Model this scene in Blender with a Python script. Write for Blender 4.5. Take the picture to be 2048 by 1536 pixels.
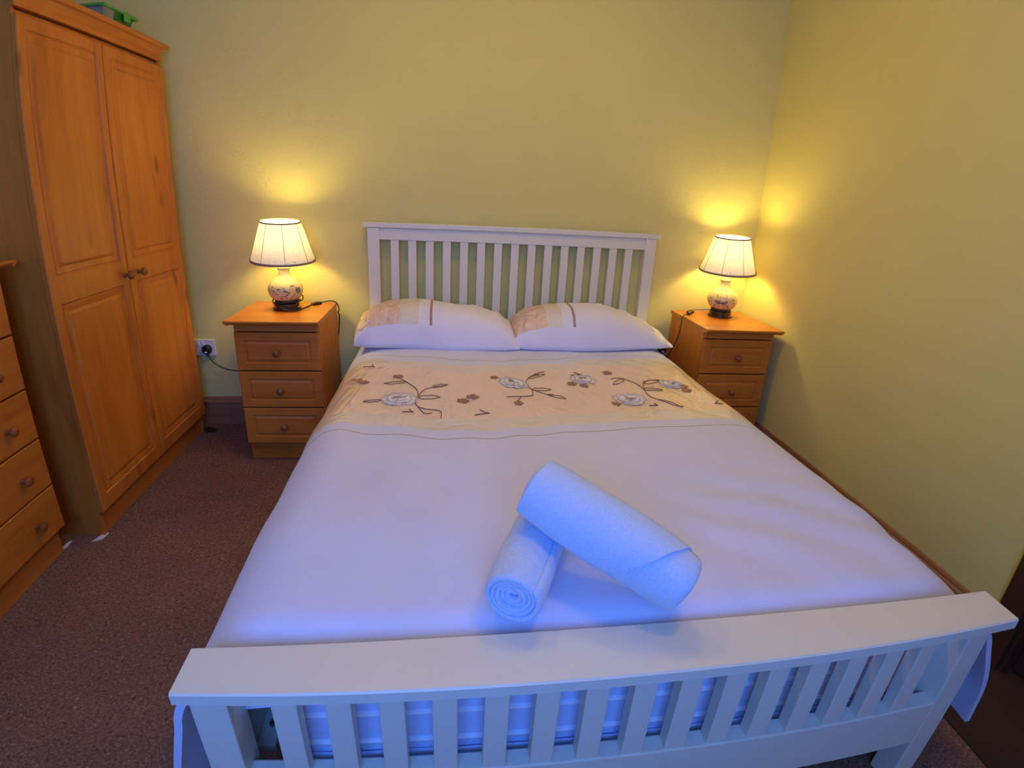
import bpy, bmesh, math, random
from mathutils import Vector, Matrix, noise

for o in list(bpy.data.objects):
    bpy.data.objects.remove(o, do_unlink=True)
SC = bpy.context.scene
COL = SC.collection
random.seed(7)

# ------------------------------------------------------------------ camera
# a phone's wide lens with barrel distortion: polynomial fisheye
CAM_LOC = Vector((-0.3351, -2.6487, 1.2063))
yaw, pitch, roll = 0.1344094, -0.3502501, 0.0519225
fwd = Vector((math.sin(yaw) * math.cos(pitch), math.cos(yaw) * math.cos(pitch), math.sin(pitch)))
rgt = Vector((math.cos(yaw), -math.sin(yaw), 0))
upv = rgt.cross(fwd)
r2 = rgt * math.cos(roll) + upv * math.sin(roll)
u2 = -rgt * math.sin(roll) + upv * math.cos(roll)
cd = bpy.data.cameras.new('camera')
cam = bpy.data.objects.new('camera', cd)
COL.objects.link(cam)
cam.matrix_world = Matrix(((r2.x, u2.x, -fwd.x, CAM_LOC.x), (r2.y, u2.y, -fwd.y, CAM_LOC.y),
                           (r2.z, u2.z, -fwd.z, CAM_LOC.z), (0, 0, 0, 1)))
cd.type = 'PANO'
cd.panorama_type = 'FISHEYE_LENS_POLYNOMIAL'
cd.sensor_fit = 'HORIZONTAL'
cd.sensor_width = 36.0
cd.sensor_height = 27.0
PXMM = 2048 / 36.0
cd.fisheye_fov = math.radians(170)
cd.fisheye_polynomial_k0 = 0.0
cd.fisheye_polynomial_k1 = -0.0009576954 * PXMM
cd.fisheye_polynomial_k2 = 0.0
cd.fisheye_polynomial_k3 = 0.2519828965 * (PXMM / 1000) ** 3
cd.fisheye_polynomial_k4 = -0.1085511751 * (PXMM / 1000) ** 4
cd.clip_start = 0.01
SC.camera = cam

# ------------------------------------------------------------------ world, daylight, exposure
LAMP_POWER = 145.0          # emission strength of each bulb
LAMP_COLOR = (1.0, 0.78, 0.25)
CEIL_POWER = 22.5
CEIL_COLOR = (1.0, 0.63, 0.06)
WINDOW_POWER = 62.0
WINDOW_COLOR = (0.065, 0.245, 1.0)
EXPOSURE = 0.0
w = bpy.data.worlds.new('sky')
SC.world = w
w.use_nodes = True
bg = w.node_tree.nodes['Background']
bg.inputs[0].default_value = (0.25, 0.38, 1.0, 1)
bg.inputs[1].default_value = 0.3
WIN = (-1.25, 0.15, 0.95, 2.15, -3.55)      # x0 x1 z0 z1 y of the window behind the photographer
ld = bpy.data.lights.new('window_daylight', 'AREA')
ld.shape = 'RECTANGLE'
ld.size = WIN[1] - WIN[0]
ld.size_y = WIN[3] - WIN[2]
ld.energy = WINDOW_POWER
ld.color = WINDOW_COLOR
lo = bpy.data.objects.new('window_daylight', ld)
lo.location = ((WIN[0] + WIN[1]) / 2, WIN[4] - 0.12, (WIN[2] + WIN[3]) / 2)
lo.rotation_euler = (math.radians(90), 0, 0)
COL.objects.link(lo)
vs = SC.view_settings
vs.view_transform = 'Standard'
vs.look = 'None'
vs.exposure = EXPOSURE
vs.gamma = 1.0
vs.use_curve_mapping = False
try:
    SC.cycles.max_bounces = 6
    SC.cycles.diffuse_bounces = 4
    SC.cycles.glossy_bounces = 2
    SC.cycles.transmission_bounces = 3
    SC.cycles.caustics_reflective = False
    SC.cycles.caustics_refractive = False
except AttributeError:
    pass

# ------------------------------------------------------------------ node helpers
def new_mat(name):
    m = bpy.data.materials.new(name)
    m.use_nodes = True
    nt = m.node_tree
    b = nt.nodes['Principled BSDF']
    return m, nt, b

def N(nt, kind, **kw):
    n = nt.nodes.new(kind)
    for k, v in kw.items():
        if k in n.inputs:
            n.inputs[k].default_value = v
        else:
            setattr(n, k, v)
    return n

def ramp(nt, stops, interp='LINEAR'):
    n = nt.nodes.new('ShaderNodeValToRGB')
    cr = n.color_ramp
    cr.interpolation = interp
    while len(cr.elements) < len(stops):
        cr.elements.new(0.5)
    for e, (p, c) in zip(cr.elements, stops):
        e.position = p
        e.color = (c[0], c[1], c[2], 1)
    return n

def coords(nt, scale=(1, 1, 1)):
    tc = nt.nodes.new('ShaderNodeTexCoord')
    mp = nt.nodes.new('ShaderNodeMapping')
    mp.inputs['Scale'].default_value = scale
    nt.links.new(tc.outputs['Object'], mp.inputs['Vector'])
    return mp

def add_bump(nt, b, height_socket, strength, dist):
    bp = nt.nodes.new('ShaderNodeBump')
    bp.inputs['Strength'].default_value = strength
    bp.inputs['Distance'].default_value = dist
    nt.links.new(height_socket, bp.inputs['Height'])
    nt.links.new(bp.outputs[0], b.inputs['Normal'])
    return bp

def plain(name, col, rough=0.5, metal=0.0, noise_amt=0.06, nscale=25, bump=0.0, bscale=200, bdist=0.001, sheen=0.0, spec=0.5):
    m, nt, b = new_mat(name)
    mp = coords(nt)
    nz = N(nt, 'ShaderNodeTexNoise', Scale=nscale, Detail=4)
    nt.links.new(mp.outputs[0], nz.inputs['Vector'])
    rp = ramp(nt, [(0.3, [c * (1 - noise_amt) for c in col]), (0.7, [min(1, c * (1 + noise_amt)) for c in col])])
    nt.links.new(nz.outputs['Fac'], rp.inputs[0])
    nt.links.new(rp.outputs[0], b.inputs['Base Color'])
    b.inputs['Roughness'].default_value = rough
    b.inputs['Metallic'].default_value = metal
    b.inputs['Specular IOR Level'].default_value = spec
    if sheen:
        b.inputs['Sheen Weight'].default_value = sheen
    if bump:
        n2 = N(nt, 'ShaderNodeTexNoise', Scale=bscale, Detail=2)
        nt.links.new(mp.outputs[0], n2.inputs['Vector'])
        add_bump(nt, b, n2.outputs['Fac'], bump, bdist)
    return m

def wood(name, axis, light, mid, dark, rough=0.42, seed=0.0):
    m, nt, b = new_mat(name)
    sc = {'X': (1.3, 11, 11), 'Y': (11, 1.3, 11), 'Z': (11, 11, 1.3)}[axis]
    mp = coords(nt, sc)
    mp.inputs['Location'].default_value = (seed, seed * 1.7, seed * 0.6)
    nz = N(nt, 'ShaderNodeTexNoise', Scale=1.0, Detail=3, Roughness=0.62, Distortion=0.5)
    nt.links.new(mp.outputs[0], nz.inputs['Vector'])
    rp = ramp(nt, [(0.22, dark), (0.44, mid), (0.74, light)])
    nt.links.new(nz.outputs['Fac'], rp.inputs[0])
    # fine pores
    sc2 = tuple(s * 7 for s in sc)
    mp2 = coords(nt, sc2)
    n2 = N(nt, 'ShaderNodeTexNoise', Scale=1.0, Detail=1)
    nt.links.new(mp2.outputs[0], n2.inputs['Vector'])
    mul = N(nt, 'ShaderNodeMixRGB', blend_type='MULTIPLY')
    mul.inputs[0].default_value = 0.18
    r2_ = ramp(nt, [(0.35, (0.62, 0.55, 0.5)), (0.6, (1, 1, 1))])
    nt.links.new(n2.outputs['Fac'], r2_.inputs[0])
    nt.links.new(rp.outputs[0], mul.inputs[1])
    nt.links.new(r2_.outputs[0], mul.inputs[2])
    # sparse knots
    ks = {'X': (3.0, 7.0, 7.0), 'Y': (7.0, 3.0, 7.0), 'Z': (7.0, 7.0, 3.0)}[axis]
    mp3 = coords(nt, ks)
    mp3.inputs['Location'].default_value = (seed * 2.1, seed, seed * 3.3)
    vo = N(nt, 'ShaderNodeTexVoronoi', Scale=1.0)
    nt.links.new(mp3.outputs[0], vo.inputs['Vector'])
    kr = ramp(nt, [(0.05, (1, 1, 1)), (0.17, (0, 0, 0))])
    nt.links.new(vo.outputs['Distance'], kr.inputs[0])
    sep = nt.nodes.new('ShaderNodeSeparateColor')
    nt.links.new(vo.outputs['Color'], sep.inputs[0])
    gt = N(nt, 'ShaderNodeMath', operation='GREATER_THAN')
    gt.inputs[1].default_value = 0.55
    nt.links.new(sep.outputs[0], gt.inputs[0])
    kk = N(nt, 'ShaderNodeMath', operation='MULTIPLY')
    nt.links.new(kr.outputs[0], kk.inputs[0])
    nt.links.new(gt.outputs[0], kk.inputs[1])
    k2 = N(nt, 'ShaderNodeMath', operation='MULTIPLY')
    k2.inputs[1].default_value = 0.75
    nt.links.new(kk.outputs[0], k2.inputs[0])
    mx = N(nt, 'ShaderNodeMixRGB', blend_type='MIX')
    nt.links.new(k2.outputs[0], mx.inputs[0])
    nt.links.new(mul.outputs[0], mx.inputs[1])
    mx.inputs[2].default_value = (dark[0] * 0.4, dark[1] * 0.32, dark[2] * 0.3, 1)
    nt.links.new(mx.outputs[0], b.inputs['Base Color'])
    b.inputs['Roughness'].default_value = rough
    add_bump(nt, b, n2.outputs['Fac'], 0.08, 0.001)
    return m

# pine furniture
PL, PM, PD = (0.64, 0.228, 0.028), (0.55, 0.175, 0.020), (0.42, 0.112, 0.012)
M = {}
M['pine_z'] = wood('pine_vertical', 'Z', PL, PM, PD, seed=1.3)
M['pine_y'] = wood('pine_lengthwise', 'Y', PL, PM, PD, seed=4.1)
M['pine_x'] = wood('pine_crosswise', 'X', PL, PM, PD, seed=2.7)
M['pine_top'] = wood('pine_top', 'X', PL, PM, PD, rough=0.32, seed=6.2)
M['knob'] = wood('knob_wood', 'X', (0.36, 0.12, 0.03), (0.30, 0.09, 0.024), (0.22, 0.06, 0.016), rough=0.3, seed=3.0)
M['skirting_x'] = wood('skirting_back', 'X', (0.42, 0.19, 0.085), (0.36, 0.15, 0.065), (0.27, 0.105, 0.045), rough=0.35, seed=8.0)
M['skirting_y'] = wood('skirting_side', 'Y', (0.42, 0.19, 0.085), (0.36, 0.15, 0.065), (0.27, 0.105, 0.045), rough=0.35, seed=8.5)
M['dark_wood'] = wood('dark_door_wood', 'Z', (0.10, 0.04, 0.02), (0.07, 0.028, 0.014), (0.04, 0.016, 0.01), rough=0.4, seed=5.0)
M['dark_strip'] = wood('dark_brown_strip', 'Y', (0.060, 0.026, 0.017), (0.045, 0.019, 0.012), (0.03, 0.012, 0.008), rough=0.7, seed=9.0)
M['white_paint'] = plain('white_satin_paint', (0.80, 0.77, 0.61), 0.38, noise_amt=0.015, nscale=8, bump=0.05, bscale=60)
M['plastic_white'] = plain('white_plastic', (0.8, 0.8, 0.78), 0.3, noise_amt=0.01)
M['black'] = plain('black_plastic', (0.018, 0.015, 0.014), 0.35, noise_amt=0.1)
M['brown_cable'] = plain('dark_cable', (0.03, 0.018, 0.013), 0.4, noise_amt=0.1)
M['grey_cable'] = plain('pale_cable', (0.35, 0.33, 0.3), 0.4, noise_amt=0.05)
M['bronze'] = plain('bronze_base', (0.12, 0.075, 0.045), 0.25, metal=0.75, noise_amt=0.2, nscale=40)
M['trim'] = plain('shade_trim', (0.30, 0.22, 0.17), 0.8, noise_amt=0.1)
M['metal'] = plain('bolt_metal', (0.25, 0.24, 0.23), 0.35, metal=1.0)
M['paper'] = plain('folded_paper', (0.72, 0.72, 0.74), 0.8)
M['thread_brown'] = plain('brown_thread', (0.26, 0.13, 0.075), 0.6, noise_amt=0.2, nscale=200)
M['thread_rust'] = plain('rust_thread', (0.38, 0.19, 0.11), 0.6, noise_amt=0.25, nscale=200)
M['thread_white'] = plain('white_thread', (0.93, 0.91, 0.92), 0.5, noise_amt=0.12, nscale=300, bump=0.5, bscale=500)
M['petal_line'] = plain('petal_thread', (0.62, 0.54, 0.50), 0.6, noise_amt=0.2, nscale=200)
M['ribbon'] = plain('grey_ribbon', (0.36, 0.30, 0.25), 0.5, noise_amt=0.35, nscale=160)
M['ribbon_brown'] = plain('brown_ribbon', (0.42, 0.27, 0.19), 0.5, noise_amt=0.2, nscale=120)

def fabric(name, col, rough, fine=0.25, fold=0.5, fold_scale=9, sheen=0.2, spec=0.3, stretch=(1, 1, 1)):
    m, nt, b = new_mat(name)
    mp = coords(nt)
    nz = N(nt, 'ShaderNodeTexNoise', Scale=7, Detail=3)
    nt.links.new(mp.outputs[0], nz.inputs['Vector'])
    rp = ramp(nt, [(0.3, [c * 0.96 for c in col]), (0.7, col)])
    nt.links.new(nz.outputs['Fac'], rp.inputs[0])
    nt.links.new(rp.outputs[0], b.inputs['Base Color'])
    b.inputs['Roughness'].default_value = rough
    b.inputs['Sheen Weight'].default_value = sheen
    b.inputs['Specular IOR Level'].default_value = spec
    mp2 = coords(nt, stretch)
    f = N(nt, 'ShaderNodeTexNoise', Scale=fold_scale, Detail=3, Roughness=0.5, Distortion=0.8)
    nt.links.new(mp2.outputs[0], f.inputs['Vector'])
    n2 = N(nt, 'ShaderNodeTexNoise', Scale=700, Detail=2)
    nt.links.new(mp.outputs[0], n2.inputs['Vector'])
    b1 = nt.nodes.new('ShaderNodeBump')
    b1.inputs['Strength'].default_value = fold
    b1.inputs['Distance'].default_value = 0.008 if spec < 0.4 else 0.022
    nt.links.new(f.outputs['Fac'], b1.inputs['Height'])
    b2 = nt.nodes.new('ShaderNodeBump')
    b2.inputs['Strength'].default_value = fine
    b2.inputs['Distance'].default_value = 0.0006
    nt.links.new(n2.outputs['Fac'], b2.inputs['Height'])
    nt.links.new(b1.outputs[0], b2.inputs['Normal'])
    nt.links.new(b2.outputs[0], b.inputs['Normal'])
    return m

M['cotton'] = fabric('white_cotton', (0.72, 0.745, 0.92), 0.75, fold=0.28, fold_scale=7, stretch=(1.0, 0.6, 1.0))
M['pillow_cotton'] = fabric('pillow_cotton', (0.90, 0.87, 0.93), 0.75, fold=0.3, fold_scale=10)
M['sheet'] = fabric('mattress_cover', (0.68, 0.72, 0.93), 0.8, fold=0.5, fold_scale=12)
M['satin_gold'] = fabric('gold_satin', (0.95, 0.74, 0.57), 0.30, fold=0.9, fold_scale=10, sheen=0.0, spec=0.7, stretch=(1.2, 0.6, 1))
M['satin_cream'] = fabric('cream_satin', (0.84, 0.77, 0.63), 0.33, fold=0.7, fold_scale=11, sheen=0.0, spec=0.45)
M['pillow_gold'] = fabric('pillow_gold_satin', (0.92, 0.68, 0.50), 0.27, fold=1.0, fold_scale=22, sheen=0.0, spec=0.8, stretch=(1.3, 1, 1))

def make_towel_mat():
    m, nt, b = new_mat('white_terry')
    mp = coords(nt)
    n1 = N(nt, 'ShaderNodeTexNoise', Scale=260, Detail=4, Roughness=0.7)
    nt.links.new(mp.outputs[0], n1.inputs['Vector'])
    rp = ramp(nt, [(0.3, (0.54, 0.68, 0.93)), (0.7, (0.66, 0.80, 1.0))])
    nt.links.new(n1.outputs['Fac'], rp.inputs[0])
    nt.links.new(rp.outputs[0], b.inputs['Base Color'])
    b.inputs['Roughness'].default_value = 0.95
    b.inputs['Sheen Weight'].default_value = 0.5
    n0 = N(nt, 'ShaderNodeTexNoise', Scale=45, Detail=3)
    nt.links.new(mp.outputs[0], n0.inputs['Vector'])
    b0 = nt.nodes.new('ShaderNodeBump')
    b0.inputs['Strength'].default_value = 0.7
    b0.inputs['Distance'].default_value = 0.006
    nt.links.new(n0.outputs['Fac'], b0.inputs['Height'])
    b1 = nt.nodes.new('ShaderNodeBump')
    b1.inputs['Strength'].default_value = 0.8
    b1.inputs['Distance'].default_value = 0.002
    nt.links.new(n1.outputs['Fac'], b1.inputs['Height'])
    nt.links.new(b0.outputs[0], b1.inputs['Normal'])
    nt.links.new(b1.outputs[0], b.inputs['Normal'])
    return m
M['terry'] = make_towel_mat()

def make_wall_mat(name, col, strength):
    m, nt, b = new_mat(name)
    mp = coords(nt)
    nz = N(nt, 'ShaderNodeTexNoise', Scale=1.4, Detail=3)
    nt.links.new(mp.outputs[0], nz.inputs['Vector'])
    rp = ramp(nt, [(0.3, [c * 0.95 for c in col]), (0.7, col)])
    nt.links.new(nz.outputs['Fac'], rp.inputs[0])
    nt.links.new(rp.outputs[0], b.inputs['Base Color'])
    b.inputs['Roughness'].default_value = 0.7
    b.inputs['Specular IOR Level'].default_value = 0.25
    # trowel ridges: sparse thin strokes + fine grain
    s = N(nt, 'ShaderNodeTexNoise', Scale=26, Detail=2, Roughness=0.5, Distortion=1.6)
    nt.links.new(mp.outputs[0], s.inputs['Vector'])
    sr = ramp(nt, [(0.47, (0, 0, 0)), (0.50, (1, 1, 1)), (0.53, (0, 0, 0))])
    nt.links.new(s.outputs['Fac'], sr.inputs[0])
    mask = N(nt, 'ShaderNodeTexNoise', Scale=7, Detail=2)
    nt.links.new(mp.outputs[0], mask.inputs['Vector'])
    mr = ramp(nt, [(0.46, (0, 0, 0)), (0.68, (1, 1, 1))])
    nt.links.new(mask.outputs['Fac'], mr.inputs[0])
    mu = N(nt, 'ShaderNodeMath', operation='MULTIPLY')
    nt.links.new(sr.outputs[0], mu.inputs[0])
    nt.links.new(mr.outputs[0], mu.inputs[1])
    g = N(nt, 'ShaderNodeTexNoise', Scale=60, Detail=2)
    nt.links.new(mp.outputs[0], g.inputs['Vector'])
    g2 = N(nt, 'ShaderNodeMath', operation='MULTIPLY')
    g2.inputs[1].default_value = 0.5
    nt.links.new(g.outputs['Fac'], g2.inputs[0])
    ad = N(nt, 'ShaderNodeMath', operation='ADD')
    nt.links.new(mu.outputs[0], ad.inputs[0])
    nt.links.new(g2.outputs[0], ad.inputs[1])
    add_bump(nt, b, ad.outputs[0], strength, 0.004)
    return m
WALLC = (0.80, 0.71, 0.235)
M['wall'] = make_wall_mat('cream_plaster', WALLC, 0.36)
M['wall_smooth'] = make_wall_mat('cream_plaster_smooth', WALLC, 0.12)
M['ceiling'] = plain('ceiling_white', (0.8, 0.79, 0.76), 0.8, noise_amt=0.02)

def make_carpet():
    m, nt, b = new_mat('brown_carpet')
    mp = coords(nt)
    n1 = N(nt, 'ShaderNodeTexNoise', Scale=120, Detail=4, Roughness=0.75, Distortion=0.6)
    nt.links.new(mp.outputs[0], n1.inputs['Vector'])
    rp = ramp(nt, [(0.32, (0.12, 0.060, 0.038)), (0.46, (0.28, 0.145, 0.094)), (0.58, (0.34, 0.185, 0.124)), (0.70, (0.62, 0.43, 0.31))])
    nt.links.new(n1.outputs['Fac'], rp.inputs[0])
    n2 = N(nt, 'ShaderNodeTexNoise', Scale=5, Detail=3)
    nt.links.new(mp.outputs[0], n2.inputs['Vector'])
    r2c = ramp(nt, [(0.3, (0.82, 0.82, 0.82)), (0.7, (1, 1, 1))])
    nt.links.new(n2.outputs['Fac'], r2c.inputs[0])
    mx = N(nt, 'ShaderNodeMixRGB', blend_type='MULTIPLY')
    mx.inputs[0].default_value = 1.0
    nt.links.new(rp.outputs[0], mx.inputs[1])
    nt.links.new(r2c.outputs[0], mx.inputs[2])
    nt.links.new(mx.outputs[0], b.inputs['Base Color'])
    b.inputs['Roughness'].default_value = 1.0
    b.inputs['Specular IOR Level'].default_value = 0.1
    add_bump(nt, b, n1.outputs['Fac'], 0.9, 0.008)
    return m
M['carpet'] = make_carpet()

def make_ceramic():
    m, nt, b = new_mat('painted_ceramic')
    mp = coords(nt)
    vo = N(nt, 'ShaderNodeTexVoronoi', Scale=38)
    nt.links.new(mp.outputs[0], vo.inputs['Vector'])
    kr = ramp(nt, [(0.10, (0.20, 0.16, 0.08)), (0.16, (0.68, 0.57, 0.28))])
    nt.links.new(vo.outputs['Distance'], kr.inputs[0])
    sep = nt.nodes.new('ShaderNodeSeparateColor')
    nt.links.new(vo.outputs['Color'], sep.inputs[0])
    gt = N(nt, 'ShaderNodeMath', operation='GREATER_THAN')
    gt.inputs[1].default_value = 0.72
    nt.links.new(sep.outputs[0], gt.inputs[0])
    mx = N(nt, 'ShaderNodeMixRGB', blend_type='MIX')
    nt.links.new(gt.outputs[0], mx.inputs[0])
    mx.inputs[1].default_value = (0.68, 0.57, 0.28, 1)
    nt.links.new(kr.outputs[0], mx.inputs[2])
    nt.links.new(mx.outputs[0], b.inputs['Base Color'])
    b.inputs['Roughness'].default_value = 0.25
    return m
M['ceramic'] = make_ceramic()
M['paint_dark'] = plain('painted_strokes', (0.06, 0.055, 0.045), 0.4)
M['paint_rust'] = plain('painted_rust', (0.22, 0.10, 0.045), 0.4)

def make_shade():
    m, nt, b = new_mat('shade_fabric')
    out = nt.nodes['Material Output']
    tr = nt.nodes.new('ShaderNodeBsdfTranslucent')
    df = nt.nodes.new('ShaderNodeBsdfDiffuse')
    mp = coords(nt)
    nz = N(nt, 'ShaderNodeTexNoise', Scale=90, Detail=3)
    nt.links.new(mp.outputs[0], nz.inputs['Vector'])
    rp = ramp(nt, [(0.3, (0.80, 0.72, 0.66)), (0.7, (0.88, 0.82, 0.78))])
    nt.links.new(nz.outputs['Fac'], rp.inputs[0])
    nt.links.new(rp.outputs[0], df.inputs[0])
    nt.links.new(rp.outputs[0], tr.inputs[0])
    mx = nt.nodes.new('ShaderNodeMixShader')
    mx.inputs[0].default_value = 0.125
    nt.links.new(df.outputs[0], mx.inputs[1])
    nt.links.new(tr.outputs[0], mx.inputs[2])
    nt.links.new(mx.outputs[0], out.inputs[0])
    return m
M['shade'] = make_shade()

def make_bulb():
    m, nt, b = new_mat('lit_bulb')
    b.inputs['Base Color'].default_value = (1, 0.9, 0.8, 1)
    b.inputs['Emission Color'].default_value = (*LAMP_COLOR, 1)
    b.inputs['Emission Strength'].default_value = LAMP_POWER
    return m
M['bulb'] = make_bulb()
M['diffuser'] = make_bulb()
M['diffuser'].name = 'lit_diffuser'
_b = M['diffuser'].node_tree.nodes['Principled BSDF']
_b.inputs['Emission Color'].default_value = (*CEIL_COLOR, 1)
_b.inputs['Emission Strength'].default_value = CEIL_POWER

def make_green(name, col, alpha):
    m, nt, b = new_mat(name)
    mp = coords(nt)
    nz = N(nt, 'ShaderNodeTexNoise', Scale=30)
    nt.links.new(mp.outputs[0], nz.inputs['Vector'])
    rp = ramp(nt, [(0.3, [c * 0.8 for c in col]), (0.7, col)])
    nt.links.new(nz.outputs['Fac'], rp.inputs[0])
    nt.links.new(rp.outputs[0], b.inputs['Base Color'])
    b.inputs['Roughness'].default_value = 0.18
    b.inputs['Alpha'].default_value = alpha
    return m
M['green_lid'] = make_green('green_plastic', (0.10, 0.42, 0.06), 1.0)
M['green_body'] = make_green('dark_green_plastic', (0.05, 0.22, 0.02), 0.92)
M['clear_body'] = make_green('clear_plastic', (0.55, 0.55, 0.40), 0.55)

def make_glass():
    m, nt, b = new_mat('window_glass')
    out = nt.nodes['Material Output']
    t = nt.nodes.new('ShaderNodeBsdfTransparent')
    g = nt.nodes.new('ShaderNodeBsdfGlossy')
    g.inputs['Roughness'].default_value = 0.02
    mx = nt.nodes.new('ShaderNodeMixShader')
    mx.inputs[0].default_value = 0.06
    nt.links.new(t.outputs[0], mx.inputs[1])
    nt.links.new(g.outputs[0], mx.inputs[2])
    nt.links.new(mx.outputs[0], out.inputs[0])
    return m
M['glass'] = make_glass()

# ------------------------------------------------------------------ mesh helpers
ORG = {}     # world origin of every object made here

class MB:
    def __init__(s):
        s.v = []
        s.f = []
    def quad(s, *p):
        i = len(s.v)
        s.v += [tuple(q) for q in p]
        s.f.append(tuple(range(i, i + len(p))))
    def box(s, x0, x1, y0, y1, z0, z1, bev=0.0):
        if bev <= 0:
            i = len(s.v)
            s.v += [(x0, y0, z0), (x1, y0, z0), (x1, y1, z0), (x0, y1, z0), (x0, y0, z1), (x1, y0, z1), (x1, y1, z1), (x0, y1, z1)]
            s.f += [tuple(i + k for k in q) for q in ((0, 3, 2, 1), (4, 5, 6, 7), (0, 1, 5, 4), (1, 2, 6, 5), (2, 3, 7, 6), (3, 0, 4, 7))]
            return s
        bm = bmesh.new()
        bmesh.ops.create_cube(bm, size=1)
        for v in bm.verts:
            v.co = Vector(((x0 + x1) / 2 + v.co.x * (x1 - x0), (y0 + y1) / 2 + v.co.y * (y1 - y0), (z0 + z1) / 2 + v.co.z * (z1 - z0)))
        bmesh.ops.bevel(bm, geom=bm.edges[:], offset=bev, segments=2, affect='EDGES', profile=0.5)
        s.add_bm(bm)
        return s
    def add_bm(s, bm):
        bm.verts.ensure_lookup_table()
        bm.verts.index_update()
        i = len(s.v)
        s.v += [tuple(v.co) for v in bm.verts]
        s.f += [tuple(i + v.index for v in f.verts) for f in bm.faces]
        bm.free()
    def tube(s, pts, r, n=8, caps=True, closed=False):
        pts = [Vector(p) for p in pts]
        m = len(pts)
        rr = r if isinstance(r, (list, tuple)) else [r] * m
        t0 = (pts[1] - pts[0]).normalized()
        ref = Vector((0, 0, 1)) if abs(t0.z) < 0.9 else Vector((1, 0, 0))
        nrm = t0.cross(ref).normalized()
        base = len(s.v)
        for i, p in enumerate(pts):
            if closed:
                t = (pts[(i + 1) % m] - pts[i - 1]).normalized()
            else:
                t = (pts[min(i + 1, m - 1)] - pts[max(i - 1, 0)]).normalized()
            nrm = (nrm - t * nrm.dot(t)).normalized()
            bn = t.cross(nrm)
            for k in range(n):
                a = 2 * math.pi * k / n
                s.v.append(tuple(p + (nrm * math.cos(a) + bn * math.sin(a)) * rr[i]))
        last = m if closed else m - 1
        for i in range(last):
            for k in range(n):
                a = base + i * n + k
                b = base + i * n + (k + 1) % n
                c = base + ((i + 1) % m) * n + (k + 1) % n
                d = base + ((i + 1) % m) * n + k
                s.f.append((a, b, c, d))
        if caps and not closed:
            s.f.append(tuple(base + k for k in range(n))[::-1])
            s.f.append(tuple(base + (m - 1) * n + k for k in range(n)))
        return s
    def lathe(s, prof, c, n=40, axis='Z', close=True):
        """profile of (radius, height) pairs turned about an axis through c"""
        base = len(s.v)
        m = len(prof)
        for r, h in prof:
            for k in range(n):
                a = 2 * math.pi * k / n
                u, v = r * math.cos(a), r * math.sin(a)
                if axis == 'Z':
                    p = (c[0] + u, c[1] + v, c[2] + h)
                elif axis == 'X':
                    p = (c[0] + h, c[1] + u, c[2] + v)
                else:
                    p = (c[0] + u, c[1] + h, c[2] - v)
                s.v.append(p)
        for i in range(m - 1):
            for k in range(n):
                s.f.append((base + i * n + k, base + i * n + (k + 1) % n, base + (i + 1) * n + (k + 1) % n, base + (i + 1) * n + k))
        if close:
            s.f.append(tuple(base + k for k in range(n))[::-1])
            s.f.append(tuple(base + (m - 1) * n + k for k in range(n)))
        return s
    def prism(s, prof, p0, p1, side, up=Vector((0, 0, 1))):
        """extrude a closed 2-D profile (out, up) from p0 to p1; side = outward unit vector"""
        base = len(s.v)
        n = len(prof)
        for p in (Vector(p0), Vector(p1)):
            for a, b in prof:
                s.v.append(tuple(p + Vector(side) * a + up * b))
        for k in range(n):
            s.f.append((base + k, base + (k + 1) % n, base + n + (k + 1) % n, base + n + k))
        s.f.append(tuple(base + k for k in range(n))[::-1])
        s.f.append(tuple(base + n + k for k in range(n)))
        return s
    def build(s, name, mat, parent=None, origin=None, smooth=False, merge=False):
        org = Vector(ORG[parent.name]) if parent is not None else Vector(origin or (0, 0, 0))
        me = bpy.data.meshes.new(name)
        me.from_pydata([tuple(Vector(v) - org) for v in s.v], [], s.f)
        bm = bmesh.new()
        bm.from_mesh(me)
        if merge:
            bmesh.ops.remove_doubles(bm, verts=bm.verts[:], dist=1e-5)
        bmesh.ops.recalc_face_normals(bm, faces=bm.faces[:])
        if smooth:
            for f in bm.faces:
                f.smooth = True
        bm.to_mesh(me)
        bm.free()
        if smooth and smooth != 'all':
            me.set_sharp_from_angle(angle=math.radians(40))
        me.materials.append(M[mat])
        o = bpy.data.objects.new(name, me)
        COL.objects.link(o)
        if parent is not None:
            o.parent = parent
        else:
            o.location = org
        ORG[o.name] = tuple(org)
        return o

def thing(name, loc, label, cat, group=None):
    o = bpy.data.objects.new(name, None)
    o.empty_display_size = 0.05
    COL.objects.link(o)
    o.location = loc
    ORG[o.name] = tuple(loc)
    return tag(o, label, cat, group)

def tag(o, label, cat, group=None):
    o['label'] = label
    o['category'] = cat
    if group:
        o['group'] = group
    return o

def struct(o, label=None):
    o['kind'] = 'structure'
    if label:
        o['label'] = label
    return o

def shade(prof_z, pts):
    pass

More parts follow.
